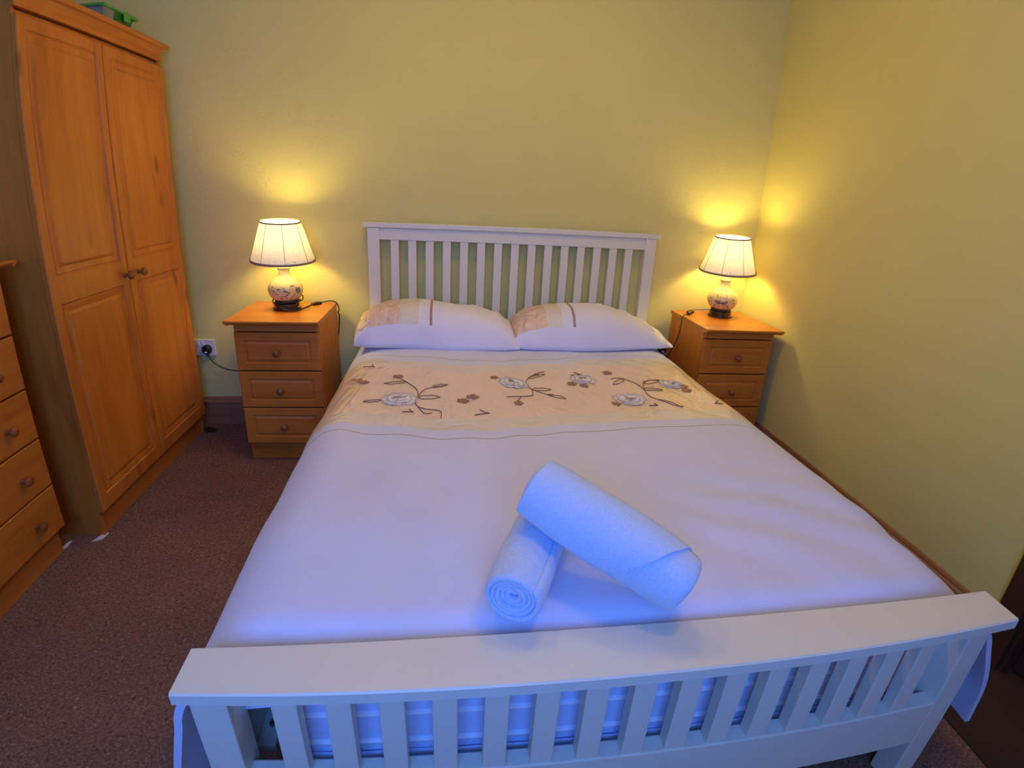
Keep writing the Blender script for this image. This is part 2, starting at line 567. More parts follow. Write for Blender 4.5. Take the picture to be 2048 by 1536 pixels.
def panel_board(O, A, B, Nn, w, h, t, panels, rings):
    """a moulded board: origin O, width axis A, height axis B, outward normal Nn; panels = recessed rects"""
    O, A, B, Nn = Vector(O), Vector(A), Vector(B), Vector(Nn)
    P = lambda u, v, d: O + A * u + B * v + Nn * d
    mb = MB()
    e = 0.003
    us = sorted({e, w - e} | {p[0] for p in panels} | {p[2] for p in panels})
    vs_ = sorted({e, h - e} | {p[1] for p in panels} | {p[3] for p in panels})
    for i in range(len(us) - 1):
        for j in range(len(vs_) - 1):
            uc, vc = (us[i] + us[i + 1]) / 2, (vs_[j] + vs_[j + 1]) / 2
            if any(p[0] < uc < p[2] and p[1] < vc < p[3] for p in panels):
                continue
            mb.quad(P(us[i], vs_[j], 0), P(us[i + 1], vs_[j], 0), P(us[i + 1], vs_[j + 1], 0), P(us[i], vs_[j + 1], 0))
    for (u0, v0, u1, v1) in panels:
        prev = (0.0, 0.0)
        for (ins, dep) in rings:
            a = [(u0 + prev[0], v0 + prev[0]), (u1 - prev[0], v0 + prev[0]), (u1 - prev[0], v1 - prev[0]), (u0 + prev[0], v1 - prev[0])]
            b = [(u0 + ins, v0 + ins), (u1 - ins, v0 + ins), (u1 - ins, v1 - ins), (u0 + ins, v1 - ins)]
            for k in range(4):
                k2 = (k + 1) % 4
                mb.quad(P(*a[k], prev[1]), P(*a[k2], prev[1]), P(*b[k2], dep), P(*b[k], dep))
            prev = (ins, dep)
        i0, d0 = prev
        mb.quad(P(u0 + i0, v0 + i0, d0), P(u1 - i0, v0 + i0, d0), P(u1 - i0, v1 - i0, d0), P(u0 + i0, v1 - i0, d0))
    # rounded-over edge, sides and back
    f4 = [(e, e, 0), (w - e, e, 0), (w - e, h - e, 0), (e, h - e, 0)]
    s4 = [(0, 0, -e), (w, 0, -e), (w, h, -e), (0, h, -e)]
    b4 = [(0, 0, -t), (w, 0, -t), (w, h, -t), (0, h, -t)]
    for k in range(4):
        k2 = (k + 1) % 4
        mb.quad(P(*f4[k]), P(*f4[k2]), P(*s4[k2]), P(*s4[k]))
        mb.quad(P(*s4[k]), P(*s4[k2]), P(*b4[k2]), P(*b4[k]))
    mb.quad(*[P(*q) for q in b4[::-1]])
    return mb

KNOB = [(0.0085, 0.0), (0.0085, 0.004), (0.0065, 0.010), (0.007, 0.014), (0.013, 0.018), (0.0165, 0.024), (0.0155, 0.030), (0.010, 0.034), (0.003, 0.0355)]

def knob(c, axis_sign, axis, parent, mat='knob', scale=1.0):
    prof = [(r * scale, h * axis_sign * scale) for r, h in KNOB]
    return MB().lathe(prof, c, 20, axis).build('knob', mat, parent, smooth=True)

# ------------------------------------------------------------------ the room
XL, XR, YB, YF, ZC = -2.15, 1.29, 0.0, -3.55, 2.42
DY0, DY1, DZ = -1.84, -2.62, 2.02          # doorway in the right wall
struct(MB().box(XL - 0.1, XR + 0.6, YF - 0.1, 0.1, -0.1, 0.0).build('floor', 'carpet'), 'brown flecked carpet')
struct(MB().box(0.975, XR + 0.06, -3.2, -1.30, 0.0, 0.004).build('floor_strip', 'dark_strip'), 'thin dark brown strip over the carpet beside the right wall')  # thin dark brown overlay on top of the carpet, along the right wall
struct(MB().box(XL - 0.1, XR + 0.1, YF - 0.1, 0.1, ZC, ZC + 0.1).build('ceiling', 'ceiling'))
struct(MB().box(XL - 0.1, XR + 0.1, 0.0, 0.1, 0.0, ZC).build('wall_back', 'wall'), 'pale yellow trowelled plaster wall behind the bed')
struct(MB().box(XL - 0.1, XL, YF, 0.0, 0.0, ZC).build('wall_left', 'wall_smooth'))
wr = MB()
wr.box(XR, XR + 0.1, DY0, 0.0, 0.0, ZC)
wr.box(XR, XR + 0.1, DY1, DY0, DZ, ZC)
wr.box(XR, XR + 0.1, YF, DY1, 0.0, ZC)
struct(wr.build('wall_right', 'wall_smooth'), 'pale yellow wall to the right of the bed')
wf = MB()
wf.box(XL, WIN[0], YF - 0.1, YF, 0, ZC)
wf.box(WIN[1], XR, YF - 0.1, YF, 0, ZC)
wf.box(WIN[0], WIN[1], YF - 0.1, YF, 0, WIN[2])
wf.box(WIN[0], WIN[1], YF - 0.1, YF, WIN[3], ZC)
struct(wf.build('wall_front', 'wall_smooth'))
# window behind the photographer
win = MB()
x0, x1, z0, z1, yw = WIN
win.box(x0, x0 + 0.05, yw - 0.08, yw - 0.03, z0, z1).box(x1 - 0.05, x1, yw - 0.08, yw - 0.03, z0, z1)
win.box(x0, x1, yw - 0.08, yw - 0.03, z0, z0 + 0.05).box(x0, x1, yw - 0.08, yw - 0.03, z1 - 0.05, z1)
win.box((x0 + x1) / 2 - 0.03, (x0 + x1) / 2 + 0.03, yw - 0.08, yw - 0.03, z0, z1)
wino = struct(win.build('window_1', 'white_paint'))
for k in range(2):
    a = x0 + 0.05 if k == 0 else (x0 + x1) / 2 + 0.03
    b = (x0 + x1) / 2 - 0.03 if k == 0 else x1 - 0.05
    MB().box(a, b, yw - 0.06, yw - 0.055, z0 + 0.05, z1 - 0.05).build('pane', 'glass', wino)
# moulded skirting boards
SK = [(0, 0), (0.018, 0), (0.018, 0.105), (0.015, 0.110), (0.0185, 0.116), (0.0195, 0.124), (0.017, 0.132), (0.011, 0.137), (0.011, 0.143), (0.008, 0.150), (0.003, 0.153), (0, 0.153)]
struct(MB().prism(SK, (XL, 0, 0), (XR, 0, 0), (0, -1, 0)).build('baseboard_back', 'skirting_x'))
struct(MB().prism(SK, (XR, 0, 0), (XR, DY0 + 0.075, 0), (-1, 0, 0)).build('baseboard_right', 'skirting_y'))
struct(MB().prism(SK, (XL, 0, 0), (XL, YF, 0), (1, 0, 0)).build('baseboard_left', 'skirting_y'))
# doorway at the end of the right wall
tr = MB()
tr.box(XR - 0.018, XR + 0.002, DY0 - 0.005, DY0 + 0.075, 0, DZ + 0.075, 0.005)
tr.box(XR - 0.018, XR + 0.002, DY1 - 0.075, DY1 + 0.005, 0, DZ + 0.075, 0.005)
tr.box(XR - 0.018, XR + 0.002, DY1, DY0, DZ, DZ + 0.075, 0.005)
tr.box(XR, XR + 0.1, DY0 - 0.02, DY0, 0, DZ)
tr.box(XR, XR + 0.1, DY1, DY1 + 0.02, 0, DZ)
struct(tr.build('trim_1', 'dark_wood'), 'dark wooden door frame')
dr = struct(panel_board((XR + 0.05, DY1 + 0.02, 0.006), (0, 1, 0), (0, 0, 1), (-1, 0, 0), DY0 - DY1 - 0.04, DZ - 0.01, 0.04,
            [(0.11, 0.2, 0.34, 0.9), (0.40, 0.2, 0.63, 0.9), (0.11, 1.02, 0.34, 1.88), (0.40, 1.02, 0.63, 1.88)],
            [(0.006, -0.008), (0.03, -0.008), (0.045, -0.002)]).build('door_1', 'dark_wood', merge=True))
MB().lathe([(0.02, 0), (0.02, -0.01), (0.01, -0.02), (0.01, -0.05), (0.026, -0.055), (0.026, -0.075), (0.01, -0.085)], (XR + 0.05, DY1 + 0.09, 1.0), 20, 'X').build('door_handle', 'metal', dr, smooth=True)

# unseen ceiling lights: overhead light inferred, footboard one added to soften towel shadows
for (CLX, CLY, lab) in ((-0.62, -1.00, 'unseen lit round ceiling light above the pillows nearer the wardrobe'), (0.18, -1.00, 'unseen lit round ceiling light above the pillows nearer the right wall'),
                        (0.30, -2.05, 'added round fill light above the footboard')):
    cl = thing('unseen_ceiling_light', (CLX, CLY, ZC), lab, 'ceiling light', 'round ceiling lights')
    MB().lathe([(0.10, 0.0), (0.145, -0.001), (0.148, -0.012), (0.140, -0.022), (0.10, -0.024)], (CLX, CLY, ZC), 40).build('rim', 'plastic_white', cl, smooth=True)
    MB().lathe([(0.137, -0.020), (0.132, -0.034), (0.112, -0.048), (0.080, -0.058), (0.040, -0.064), (0.004, -0.066)], (CLX, CLY, ZC), 16).build('diffuser', 'diffuser', cl, smooth='all')

# ------------------------------------------------------------------ bed frame
bed = thing('bed_frame', (0, -1.05, 0), 'white painted wooden slatted double bed frame', 'bed')
hb = MB().box(-0.655, 0.655, -0.068, -0.036, 0.978, 1.034, 0.003).build('headboard', 'white_paint', bed)
MB().box(-0.728, 0.728, -0.080, -0.022, 1.034, 1.058, 0.004).build('headboard_cap', 'white_paint', hb)
for s in (-1, 1):
    a, b = sorted((s * 0.653, s * 0.709))
    MB().box(a, b, -0.075, -0.025, 0.0, 1.034, 0.003).build('headboard_post', 'white_paint', hb)
sl0 = None
for i in range(15):
    cx = -0.583 + i * (1.156 / 14)
    if sl0 is None:
        sl0 = MB().box(cx - 0.0195, cx + 0.0195, -0.064, -0.042, 0.36, 0.980, 0.002).build('headboard_slat', 'white_paint', hb)
        ORG0 = cx
    else:
        c = sl0.copy()
        COL.objects.link(c)
        c.location.x = cx - ORG0
MB().box(-0.655, 0.655, -0.068, -0.036, 0.26, 0.36, 0.003).build('headboard_lower_rail', 'white_paint', hb)
# footboard
YFB = -2.075
fb = MB().box(-0.672, 0.672, YFB - 0.003, YFB + 0.032, 0.158, 0.287, 0.003).build('footboard', 'white_paint', bed)
cap = MB()
n = 24
zt, zb_ = 0.5387, 0.5135
ring = []
for i in range(n + 1):
    x = -0.729 + 1.460 * i / n
    k = 1 - (x / 0.73) ** 2
    ring.append((x, -2.1129 + 0.0016 * k, -2.0245 + 0.016 * k))
e = 0.003
for i in range(n):
    (xa, fa, ba), (xb, fb_, bb_) = ring[i], ring[i + 1]
    prof = lambda f, b: [(f + e, zt), (b - e, zt), (b, zt - e), (b, zb_ + e), (b - e, zb_), (f + e, zb_), (f, zb_ + e), (f, zt - e)]
    A_, B_ = prof(fa, ba), prof(fb_, bb_)
    for k in range(8):
        k2 = (k + 1) % 8
        cap.quad((xa, *A_[k]), (xa, *A_[k2]), (xb, *B_[k2]), (xb, *B_[k]))
    if i == 0:
        cap.quad(*[(xa, *q) for q in A_])
    if i == n - 1:
        cap.quad(*[(xb, *q) for q in B_])
cap.build('footboard_cap', 'white_paint', fb, merge=True)
for s in (-1, 1):
    a, b = sorted((s * 0.670, s * 0.7286))
    MB().box(a, b, YFB - 0.003, YFB + 0.058, 0.0, 0.514, 0.003).build('footboard_post', 'white_paint', fb)
MB().box(-0.672, 0.672, YFB + 0.004, YFB + 0.03, 0.486, 0.5138, 0.001).build('footboard_top_rail', 'white_paint', fb)
sl0 = None
for i in range(15):
    cx = -0.585 + i * (1.157 / 14)
    if sl0 is None:
        sl0 = MB().box(cx - 0.020, cx + 0.020, YFB, YFB + 0.027, 0.286, 0.500, 0.002).build('footboard_slat', 'white_paint', fb)
        ORG0 = cx
    else:
        c = sl0.copy()
        COL.objects.link(c)
        c.location.x = cx - ORG0
for s in (-1, 1):
    a, b = sorted((s * 0.697, s * 0.720))
    MB().box(a, b, -2.02, -0.07, 0.17, 0.30, 0.003).build('side_rail', 'white_paint', bed)
    a, b = sorted((s * 0.660, s * 0.697))
    MB().box(a, b, -1.975, -0.09, 0.200, 0.226, 0.003).build('support_ledger', 'white_paint', bed)
MB().lathe([(0.006, 0), (0.006, 0.006), (0.003, 0.008)], (-0.676, -1.93, 0.226), 10).build('bolt', 'metal', bed, smooth=True)
s0 = None
for i in range(12):
    y = -1.86 + i * 0.15
    if s0 is None:
        s0 = MB().box(-0.69, 0.69, y - 0.035, y + 0.035, 0.2262, 0.244, 0.002).build('base_slat', 'pine_x', bed)
        y0s = y
    else:
        c = s0.copy()
        COL.objects.link(c)
        c.location.y = y - y0s

# mattress
def rounded_slab(x0, x1, y0, y1, z0, z1, r, seg=4, wob=0.0):
    bm = bmesh.new()
    bmesh.ops.create_cube(bm, size=1)
    for v in bm.verts:
        v.co = Vector(((x0 + x1) / 2 + v.co.x * (x1 - x0), (y0 + y1) / 2 + v.co.y * (y1 - y0), (z0 + z1) / 2 + v.co.z * (z1 - z0)))
    bmesh.ops.bevel(bm, geom=bm.edges[:], offset=r, segments=seg, affect='EDGES', profile=0.5)
    mb = MB()
    mb.add_bm(bm)
    return mb
mat_ = rounded_slab(-0.60, 0.672, -2.020, -0.085, 0.246, 0.488, 0.028).build('mattress', 'sheet', origin=(0, -1.05, 0.246), smooth='all')
tag(mat_, 'white covered mattress seen through the footboard slats under the duvet', 'mattress')
for z in (0.372, 0.300):
    pts = []
    hx, hy, cy_ = 0.636, 0.9675, -1.0525
    rr = 0.03
    for cxs, cys, a0 in ((1, 1, 0), (-1, 1, 90), (-1, -1, 180), (1, -1, 270)):
        for k in range(5):
            a = math.radians(a0 + k * 22.5)
            pts.append((0.036 + cxs * (hx - rr) + rr * math.cos(a), cy_ + cys * (hy - rr) + rr * math.sin(a), z))
    MB().tube(pts, 0.0055, 8, closed=True).build('piping', 'pillow_cotton', mat_, smooth=True)

sk = MB()
nx = 60
for i in range(nx + 1):
    x = -0.585 + 1.245 * i / nx
    for k in range(5):
        z = 0.275 - 0.135 * k / 4
        sk.v.append((x, -2.026 - 0.004 * math.sin(x * 31 + k * 0.4) * k / 4 - 0.003 * noise.noise(Vector((x * 9, k * 0.7, 2.2))), z))
for i in range(nx):
    for k in range(4):
        sk.f.append((i * 5 + k, i * 5 + k + 1, i * 5 + k + 6, i * 5 + k + 5))
so_ = sk.build('sheet_edge', 'sheet', mat_, smooth='all')
md = so_.modifiers.new('thickness', 'SOLIDIFY')
md.thickness = 0.004

# ------------------------------------------------------------------ duvet
def lerp_pts(pts, x):
    if x <= pts[0][0]:
        return pts[0][1]
    for (a, va), (b, vb) in zip(pts, pts[1:]):
        if x <= b:
            t = (x - a) / (b - a)
            t = t * t * (3 - 2 * t)
            return va + (vb - va) * t
    return pts[-1][1]
def smooth(a, b, x):
    t = max(0.0, min(1.0, (x - a) / (b - a)))
    return t * t * (3 - 2 * t)

WAVE = [(-0.73, 0.055), (-0.68, 0.055), (-0.48, -0.020), (-0.245, -0.095), (0.10, -0.03), (0.35, 0.04), (0.585, 0.075), (0.72, 0.05)]
GAIN = [(0.0, 0.0), (0.35, 0.3), (0.5, 0.85), (0.62, 1.0), (0.85, 0.8), (1.13, 0.5), (1.3, 0.5), (1.7, 0.2), (1.9, 0.0)]
AS, BS, A0 = 0.165, 0.14, 0.6107
ARC = 0.235                     # arc length of the shoulder
def top_z(x, y):
    """height of the duvet's upper surface (flat part), wrinkles included"""
    z = 0.547 - 0.006 * (x / 0.6) ** 2
    z -= 0.012 * smooth(-1.65, -2.0, y)
    nz = noise.noise(Vector((x * 3.1, y * 2.3, 0.4))) * 0.008
    nz += noise.noise(Vector((x * 9.0 + y * 2.0, y * 4.0, 3.1))) * 0.0028
    # soft lengthwise gathers below the gold band
    nz += 0.0036 * math.sin(x * 34 + 3.5 * noise.noise(Vector((x * 2, y * 1.6, 1.7)))) * smooth(-0.85, -1.2, y) * smooth(-2.0, -1.4, y) * smooth(0.25, -0.3, x)
    # diagonal creases running to the right foot corner
    d = (x - 0.55) * 0.55 + (y + 1.95)
    nz += 0.0034 * math.sin(d * 42 + 2.0 * noise.noise(Vector((x * 3, y * 3, 5.0)))) * smooth(0.0, 0.45, x) * smooth(-1.40, -1.70, y)
    # cross ripples of the satin band
    nz += 0.0042 * math.sin(x * 24 + y * 9 + 2.5 * noise.noise(Vector((x * 4, y * 4, 9.0)))) * smooth(-0.45, -0.65, y) * smooth(-1.25, -1.05, y) * smooth(-0.5, 0.0, x)
    return z + nz

HANGL, HANGR = 0.25, 0.25
def duvet_pos(s, v):
    sg = -1 if s < 0 else 1
    a = abs(s)
    if a <= A0:
        x, drop = a, 0.0
    elif a <= A0 + ARC:
        th = (a - A0) / ARC * math.pi / 2
        x, drop = A0 + AS * math.sin(th), BS * (1 - math.cos(th))
    else:
        q = a - A0 - ARC
        x, drop = A0 + AS + q * 0.16, BS + q * 0.985
    x *= sg
    y = -v + lerp_pts(WAVE, max(-0.75, min(0.75, x))) * lerp_pts(GAIN, v)
    # foot end: the middle turns down behind the footboard, the flaps run on past the posts
    V0 = 1.935
    if v > V0:
        q = v - V0
        y0 = -V0
        R = 0.085
        if q < R * math.pi / 2:
            th = q / R
            yi, di = y0 - R * math.sin(th), R * (1 - math.cos(th))
        else:
            yi, di = y0 - R - 0.008 * (q - R * 1.5708) / 0.1, R + (q - R * 1.5708)
        yo = y0 - q * 0.66
        wq = smooth(0.690, 0.752, abs(x))
        y = yi * (1 - wq) + yo * wq
        fd = di * (1 - wq)
    else:
        fd = 0.0
    z = top_z(x, -1.80 - 0.12 * (1 - math.exp((y + 1.80) / 0.12)) if y < -1.80 else y) - drop
    if fd:
        z = z - fd * (1 - min(1, drop / 0.30))
        if abs(x) > 0.5:
            z -= 0.0
    # hanging flap: folds and a wider skirt at the foot
    k = smooth(0.02, 0.30, drop)
    if k > 0:
        fold = 0.028 * noise.noise(Vector((0.3 * sg, y * 5.5, z * 1.2))) + 0.007 * math.sin(y * 26 + sg)
        x += sg * k * (fold + (0.075 if sg > 0 else 0.0) * smooth(-1.80, -2.03, y) + 0.004)
        z += 0.010 * k * noise.noise(Vector((2.0, y * 4.0, sg)))
    if v > V0 and abs(x) < 0.70 and x * sg > 0:
        z += 0.012 * noise.noise(Vector((x * 7, 1.0, v * 3))) * smooth(V0 + 0.02, V0 + 0.12, v)
    return Vector((x, y, z))

V_RT, V_C1, V_G1, V_G2, V_C2, V_RB = 0.515, 0.575, 0.660, 1.128, 1.208, 1.262
vlist = []
def seg(a, b, n_):
    return [a + (b - a) * i / n_ for i in range(n_)]
cuts = [0.16, V_RT - 0.002, V_RT + 0.002, V_C1, V_G1, V_G2, V_C2, V_RB - 0.002, V_RB + 0.002, 1.935, 2.115]
cnts = [18, 1, 4, 6, 26, 5, 4, 1, 40, 16]
for a, b, c in zip(cuts, cuts[1:], cnts):
    vlist += seg(a, b, c)
vlist.append(cuts[-1])
slist = []
SMAXL, SMAXR = A0 + ARC + HANGL, A0 + ARC + HANGR
for a, b, c in ((-SMAXL, -A0 - ARC, 14), (-A0 - ARC, -A0, 10), (-A0, A0, 84), (A0, A0 + ARC, 10), (A0 + ARC, SMAXR, 12)):
    slist += seg(a, b, c)
slist.append(SMAXR)
duv_org = (0, -1.05, 0.49)
def duvet_nrm(s, v):
    e = 0.004
    du = duvet_pos(s + e, v) - duvet_pos(s - e, v)
    dv = duvet_pos(s, v + e) - duvet_pos(s, v - e)
    n_ = dv.cross(du)
    return n_.normalized() if n_.length > 1e-9 else Vector((0, 0, 1))
def duvet_strip(v0, v1, name, matn, parent=None):
    rows = [v for v in vlist if v0 - 1e-9 <= v <= v1 + 1e-9]
    ns = len(slist)
    org = Vector(duv_org)
    P, Nn, F = [], [], []
    for v in rows:
        for s in slist:
            P.append(tuple(duvet_pos(s, v) - org))
            Nn.append(tuple(duvet_nrm(s, v)))
    for i in range(len(rows) - 1):
        for j in range(ns - 1):
            F.append((i * ns + j, (i + 1) * ns + j, (i + 1) * ns + j + 1, i * ns + j + 1))
    me = bpy.data.meshes.new(name)
    me.from_pydata(P, [], F)
    me.polygons.foreach_set('use_smooth', [True] * len(F))
    me.normals_split_custom_set_from_vertices(Nn)
    me.materials.append(M[matn])
    o = bpy.data.objects.new(name, me)
    COL.objects.link(o)
    if parent is None:
        o.location = org
    else:
        o.parent = parent
    ORG[o.name] = tuple(org)
    return o
def duvet_lining(parent):
    """underside of the cover with the turned hem all round"""
    mb = MB()
    T = 0.014
    ns, nr = len(slist), len(vlist)
    for v in vlist:
        for s in slist:
            mb.v.append(tuple(duvet_pos(s, v) - duvet_nrm(s, v) * T))
    for i in range(nr - 1):
        for j in range(ns - 1):
            mb.f.append((i * ns + j, i * ns + j + 1, (i + 1) * ns + j + 1, (i + 1) * ns + j))
    loop = [(0, j) for j in range(ns)] + [(i, ns - 1) for i in range(1, nr)] + [(nr - 1, j) for j in range(ns - 2, -1, -1)] + [(i, 0) for i in range(nr - 2, 0, -1)]
    base = len(mb.v)
    for i, j in loop:
        mb.v.append(tuple(duvet_pos(slist[j], vlist[i])))
    for k in range(len(loop)):
        k2 = (k + 1) % len(loop)
        a_, b_ = loop[k][0] * ns + loop[k][1], loop[k2][0] * ns + loop[k2][1]
        mb.f.append((a_, b_, base + k2, base + k))
    return mb.build('lining', 'cotton', parent, smooth=True)
duvet = duvet_strip(V_RB + 0.002, cuts[-1], 'duvet', 'cotton')
tag(duvet, 'white duvet with a wide gold satin band embroidered with flowers and cream edging', 'duvet')
for a, b, nm, mt in ((0.16, V_RT - 0.002, 'white_border', 'cotton'), (V_RT - 0.002, V_RT + 0.002, 'ribbon_trim', 'ribbon'),
                     (V_RT + 0.002, V_C1, 'white_border', 'cotton'), (V_C1, V_G1, 'cream_band', 'satin_cream'),
                     (V_G1, V_G2, 'gold_band', 'satin_gold'), (V_G2, V_C2, 'cream_band', 'satin_cream'),
                     (V_C2, V_RB - 0.002, 'white_border', 'cotton'), (V_RB - 0.002, V_RB + 0.002, 'ribbon_trim', 'ribbon')):
    duvet_strip(a, b, nm, mt, duvet)

duvet_lining(duvet)

# embroidery: flat raised stitching that follows the cloth
def onto(x, y, h=0.0022):
    return Vector((x, y, top_z(x, y) + h))
def catmull(pts, n_=6):
    out = []
    P = [pts[0]] + list(pts) + [pts[-1]]
    for i in range(1, len(P) - 2):
        for k in range(n_):
            t = k / n_
            q = []
            for c in range(len(pts[0])):
                p0, p1, p2, p3 = P[i - 1][c], P[i][c], P[i + 1][c], P[i + 2][c]
                q.append(0.5 * ((2 * p1) + (-p0 + p2) * t + (2 * p0 - 5 * p1 + 4 * p2 - p3) * t * t + (-p0 + 3 * p1 - 3 * p2 + p3) * t ** 3))
            out.append(tuple(q))
    out.append(tuple(pts[-1]))
    return out
def stitch(mb, pts, wd=0.0022, n_=6, h=0.0018):
    c = catmull(pts, n_)
    P = [onto(x, y, h) for x, y in c]
    mb.tube(P, wd, 5)
def mp_(x, y):     # measured on a plane 4 cm above the cloth: bring down to the cloth
    k = 1.0612
    return (-0.335 + (x + 0.335) * k, -2.6487 + (y + 2.6487) * k)
def leaf(mb, a, b, bulge, wavy=0.25):
    ax, ay = a
    bx, by = b
    dx, dy = bx - ax, by - ay
    L = math.hypot(dx, dy)
    nx, ny = -dy / L, dx / L
    for sgn in (1, -0.55):
        pts = []
        for k in range(6):
            t = k / 5
            hgt = math.sin(math.pi * t ** 0.85) * bulge * sgn * (1 + wavy * math.sin(t * 11))
            pts.append((ax + dx * t + nx * hgt, ay + dy * t + ny * hgt))
        stitch(mb, pts, 0.0013, 4)
def vine(lines, leaves, mat='thread_brown'):
    mb = MB()
    for l in lines:
        stitch(mb, [mp_(*p) for p in l], 0.0015)
    for a, b, bu in leaves:
        leaf(mb, mp_(*a), mp_(*b), bu)
    return mb.build('embroidered_vine', mat, duvet, smooth=True)
def flower(x, y, r, seed, squash=1.0):
    x, y = mp_(x, y)
    rnd = random.Random(seed)
    mb = MB()
    for ringi, (rr, npet, hh) in enumerate(((1.0, 11, 0.003), (0.72, 9, 0.0045), (0.42, 7, 0.006))):
        for k in range(npet):
            a = 2 * math.pi * (k + 0.4 * ringi) / npet + rnd.uniform(-0.12, 0.12)
            L = r * rr * rnd.uniform(0.85, 1.08)
            wdt = r * rr * 0.36
            pts = []
            for (t, s_) in ((0.1, 0.12), (0.5, 0.8), (0.8, 1.0), (0.96, 0.55), (1.02, 0.0), (0.96, -0.55), (0.8, -1.0), (0.5, -0.8), (0.1, -0.12)):
                px = math.cos(a) * L * t - math.sin(a) * wdt * s_
                py = math.sin(a) * L * t + math.cos(a) * wdt * s_
                pts.append(onto(x + px, y + py * squash, hh - 0.0018 * abs(s_)))
            mb.quad(*pts)
    fo = mb.build('embroidered_flower', 'thread_white', duvet)
    m3 = MB()
    for npet, rr, off, hh in ((11, 1.0, 0.0, 0.0032), (9, 0.70, 0.4, 0.0052)):
        pts = []
        for k in range(npet * 6 + 1):
            a = 2 * math.pi * (k / 6 + off) / npet
            q = r * rr * (0.86 + 0.20 * abs(math.sin(math.pi * k / 6)))
            pts.append(onto(x + math.cos(a) * q, y + math.sin(a) * q * squash, hh))
        m3.tube(pts, 0.0011, 5)
        m3.build('petal_outline', 'petal_line', fo, smooth=True)
        m3 = MB()
    m2 = MB()
    for k in range(7):
        a = rnd.uniform(0, 6.28)
        stitch(m2, [(x + math.cos(a) * r * 0.08, y + math.sin(a) * r * 0.08), (x + math.cos(a + 0.2) * r * rnd.uniform(0.25, 0.5), y + math.sin(a + 0.2) * r * squash * rnd.uniform(0.25, 0.5))], 0.0012, 3, 0.0078)
    m2.build('stamens', 'thread_rust', fo, smooth=True)
    return fo
def blossom(x, y, r, seed):
    x, y = mp_(x, y)
    rnd = random.Random(seed)
    mb = MB()
    for k in range(5):
        a = 2 * math.pi * k / 5 + rnd.uniform(-0.2, 0.2)
        cx_, cy2 = x + math.cos(a) * r * 0.55, y + math.sin(a) * r * 0.55
        mb.quad(*[onto(cx_ + math.cos(2 * math.pi * q / 8) * r * 0.42, cy2 + math.sin(2 * math.pi * q / 8) * r * 0.38, 0.0026) for q in range(8)])
    return mb.build('embroidered_blossom', 'thread_rust', duvet)
def sprig(x, y, a, L):
    x, y = mp_(x, y)
    mb = MB()
    for da, l in ((0.4, L), (-0.5, L * 0.8)):
        stitch(mb, [(x, y), (x + math.cos(a + da) * l * 0.5, y + math.sin(a + da) * l * 0.45), (x + math.cos(a + da * 1.3) * l, y + math.sin(a + da * 1.3) * l)], 0.0018, 3)
    return mb.build('embroidered_sprig', 'thread_brown', duvet, smooth=True)

flower(-0.480, -1.105, 0.060, 1, 0.95)
flower(-0.100, -0.965, 0.055, 2, 1.1)
flower(0.270, -1.098, 0.058, 3, 0.95)
flower(0.160, -0.905, 0.050, 4, 1.0)
flower(0.485, -0.940, 0.045, 5, 1.0)
vine([[(-0.349, -1.244), (-0.352, -1.195), (-0.400, -1.170), (-0.422, -1.151), (-0.430, -1.115), (-0.424, -1.085), (-0.430, -1.020), (-0.470, -0.944), (-0.503, -0.895)],
      [(-0.424, -1.085), (-0.410, -1.030), (-0.381, -1.002), (-0.333, -0.984)], [(-0.430, -1.130), (-0.40, -1.20), (-0.375, -1.20)]],
     [((-0.424, -1.085), (-0.352, -1.090), 0.022), ((-0.381, -1.002), (-0.328, -0.975), 0.016), ((-0.470, -0.944), (-0.545, -0.955), 0.016), ((-0.535, -1.11), (-0.590, -1.12), 0.013)])
vine([[(-0.051, -1.077), (-0.046, -1.040), (-0.045, -1.010), (-0.055, -0.950), (-0.040, -0.890), (0.000, -0.845), (0.030, -0.835)],
      [(-0.051, -1.077), (-0.085, -1.095), (-0.142, -1.099)], [(-0.045, -1.010), (-0.005, -1.045), (0.020, -1.060)], [(-0.095, -1.10), (-0.112, -1.14)]],
     [((-0.045, -1.010), (0.025, -1.000), 0.020), ((0.000, -1.050), (0.058, -1.088), 0.016), ((-0.040, -0.890), (0.028, -0.860), 0.015)])
vine([[(0.421, -1.182), (0.400, -1.140), (0.360, -1.110), (0.345, -1.070), (0.348, -1.029), (0.340, -0.960), (0.304, -0.917), (0.262, -0.915)],
      [(0.348, -1.029), (0.370, -0.960), (0.410, -0.905), (0.455, -0.900)], [(0.365, -1.115), (0.40, -1.165), (0.43, -1.175)]],
     [((0.348, -1.029), (0.425, -1.010), 0.020), ((0.375, -0.950), (0.460, -0.895), 0.020), ((0.304, -0.925), (0.255, -0.965), 0.016)])
for k, (x, y, r) in enumerate(((-0.281, -1.121, 0.024), (-0.249, -1.084, 0.024), (0.107, -0.959, 0.022), (0.145, -0.977, 0.020), (-0.503, -0.885, 0.022), (0.266, -0.855, 0.022),
                               (0.210, -1.150, 0.020), (-0.640, -0.915, 0.022), (-0.612, -0.935, 0.020), (0.524, -0.965, 0.022), (0.518, -1.005, 0.022), (-0.108, -1.150, 0.018), (-0.165, -0.92, 0.018))):
    blossom(x, y, r, k)
for x, y, a, L in ((-0.430, -1.200, 2.8, 0.035), (-0.205, -1.215, 3.0, 0.05), (-0.60, -0.765, 2.6, 0.045), (0.345, -1.165, 2.4, 0.03), (0.17, -0.85, 2.9, 0.05), (0.56, -1.135, 0.3, 0.035), (0.005, -0.865, 2.8, 0.03)):
    sprig(x, y, a, L)

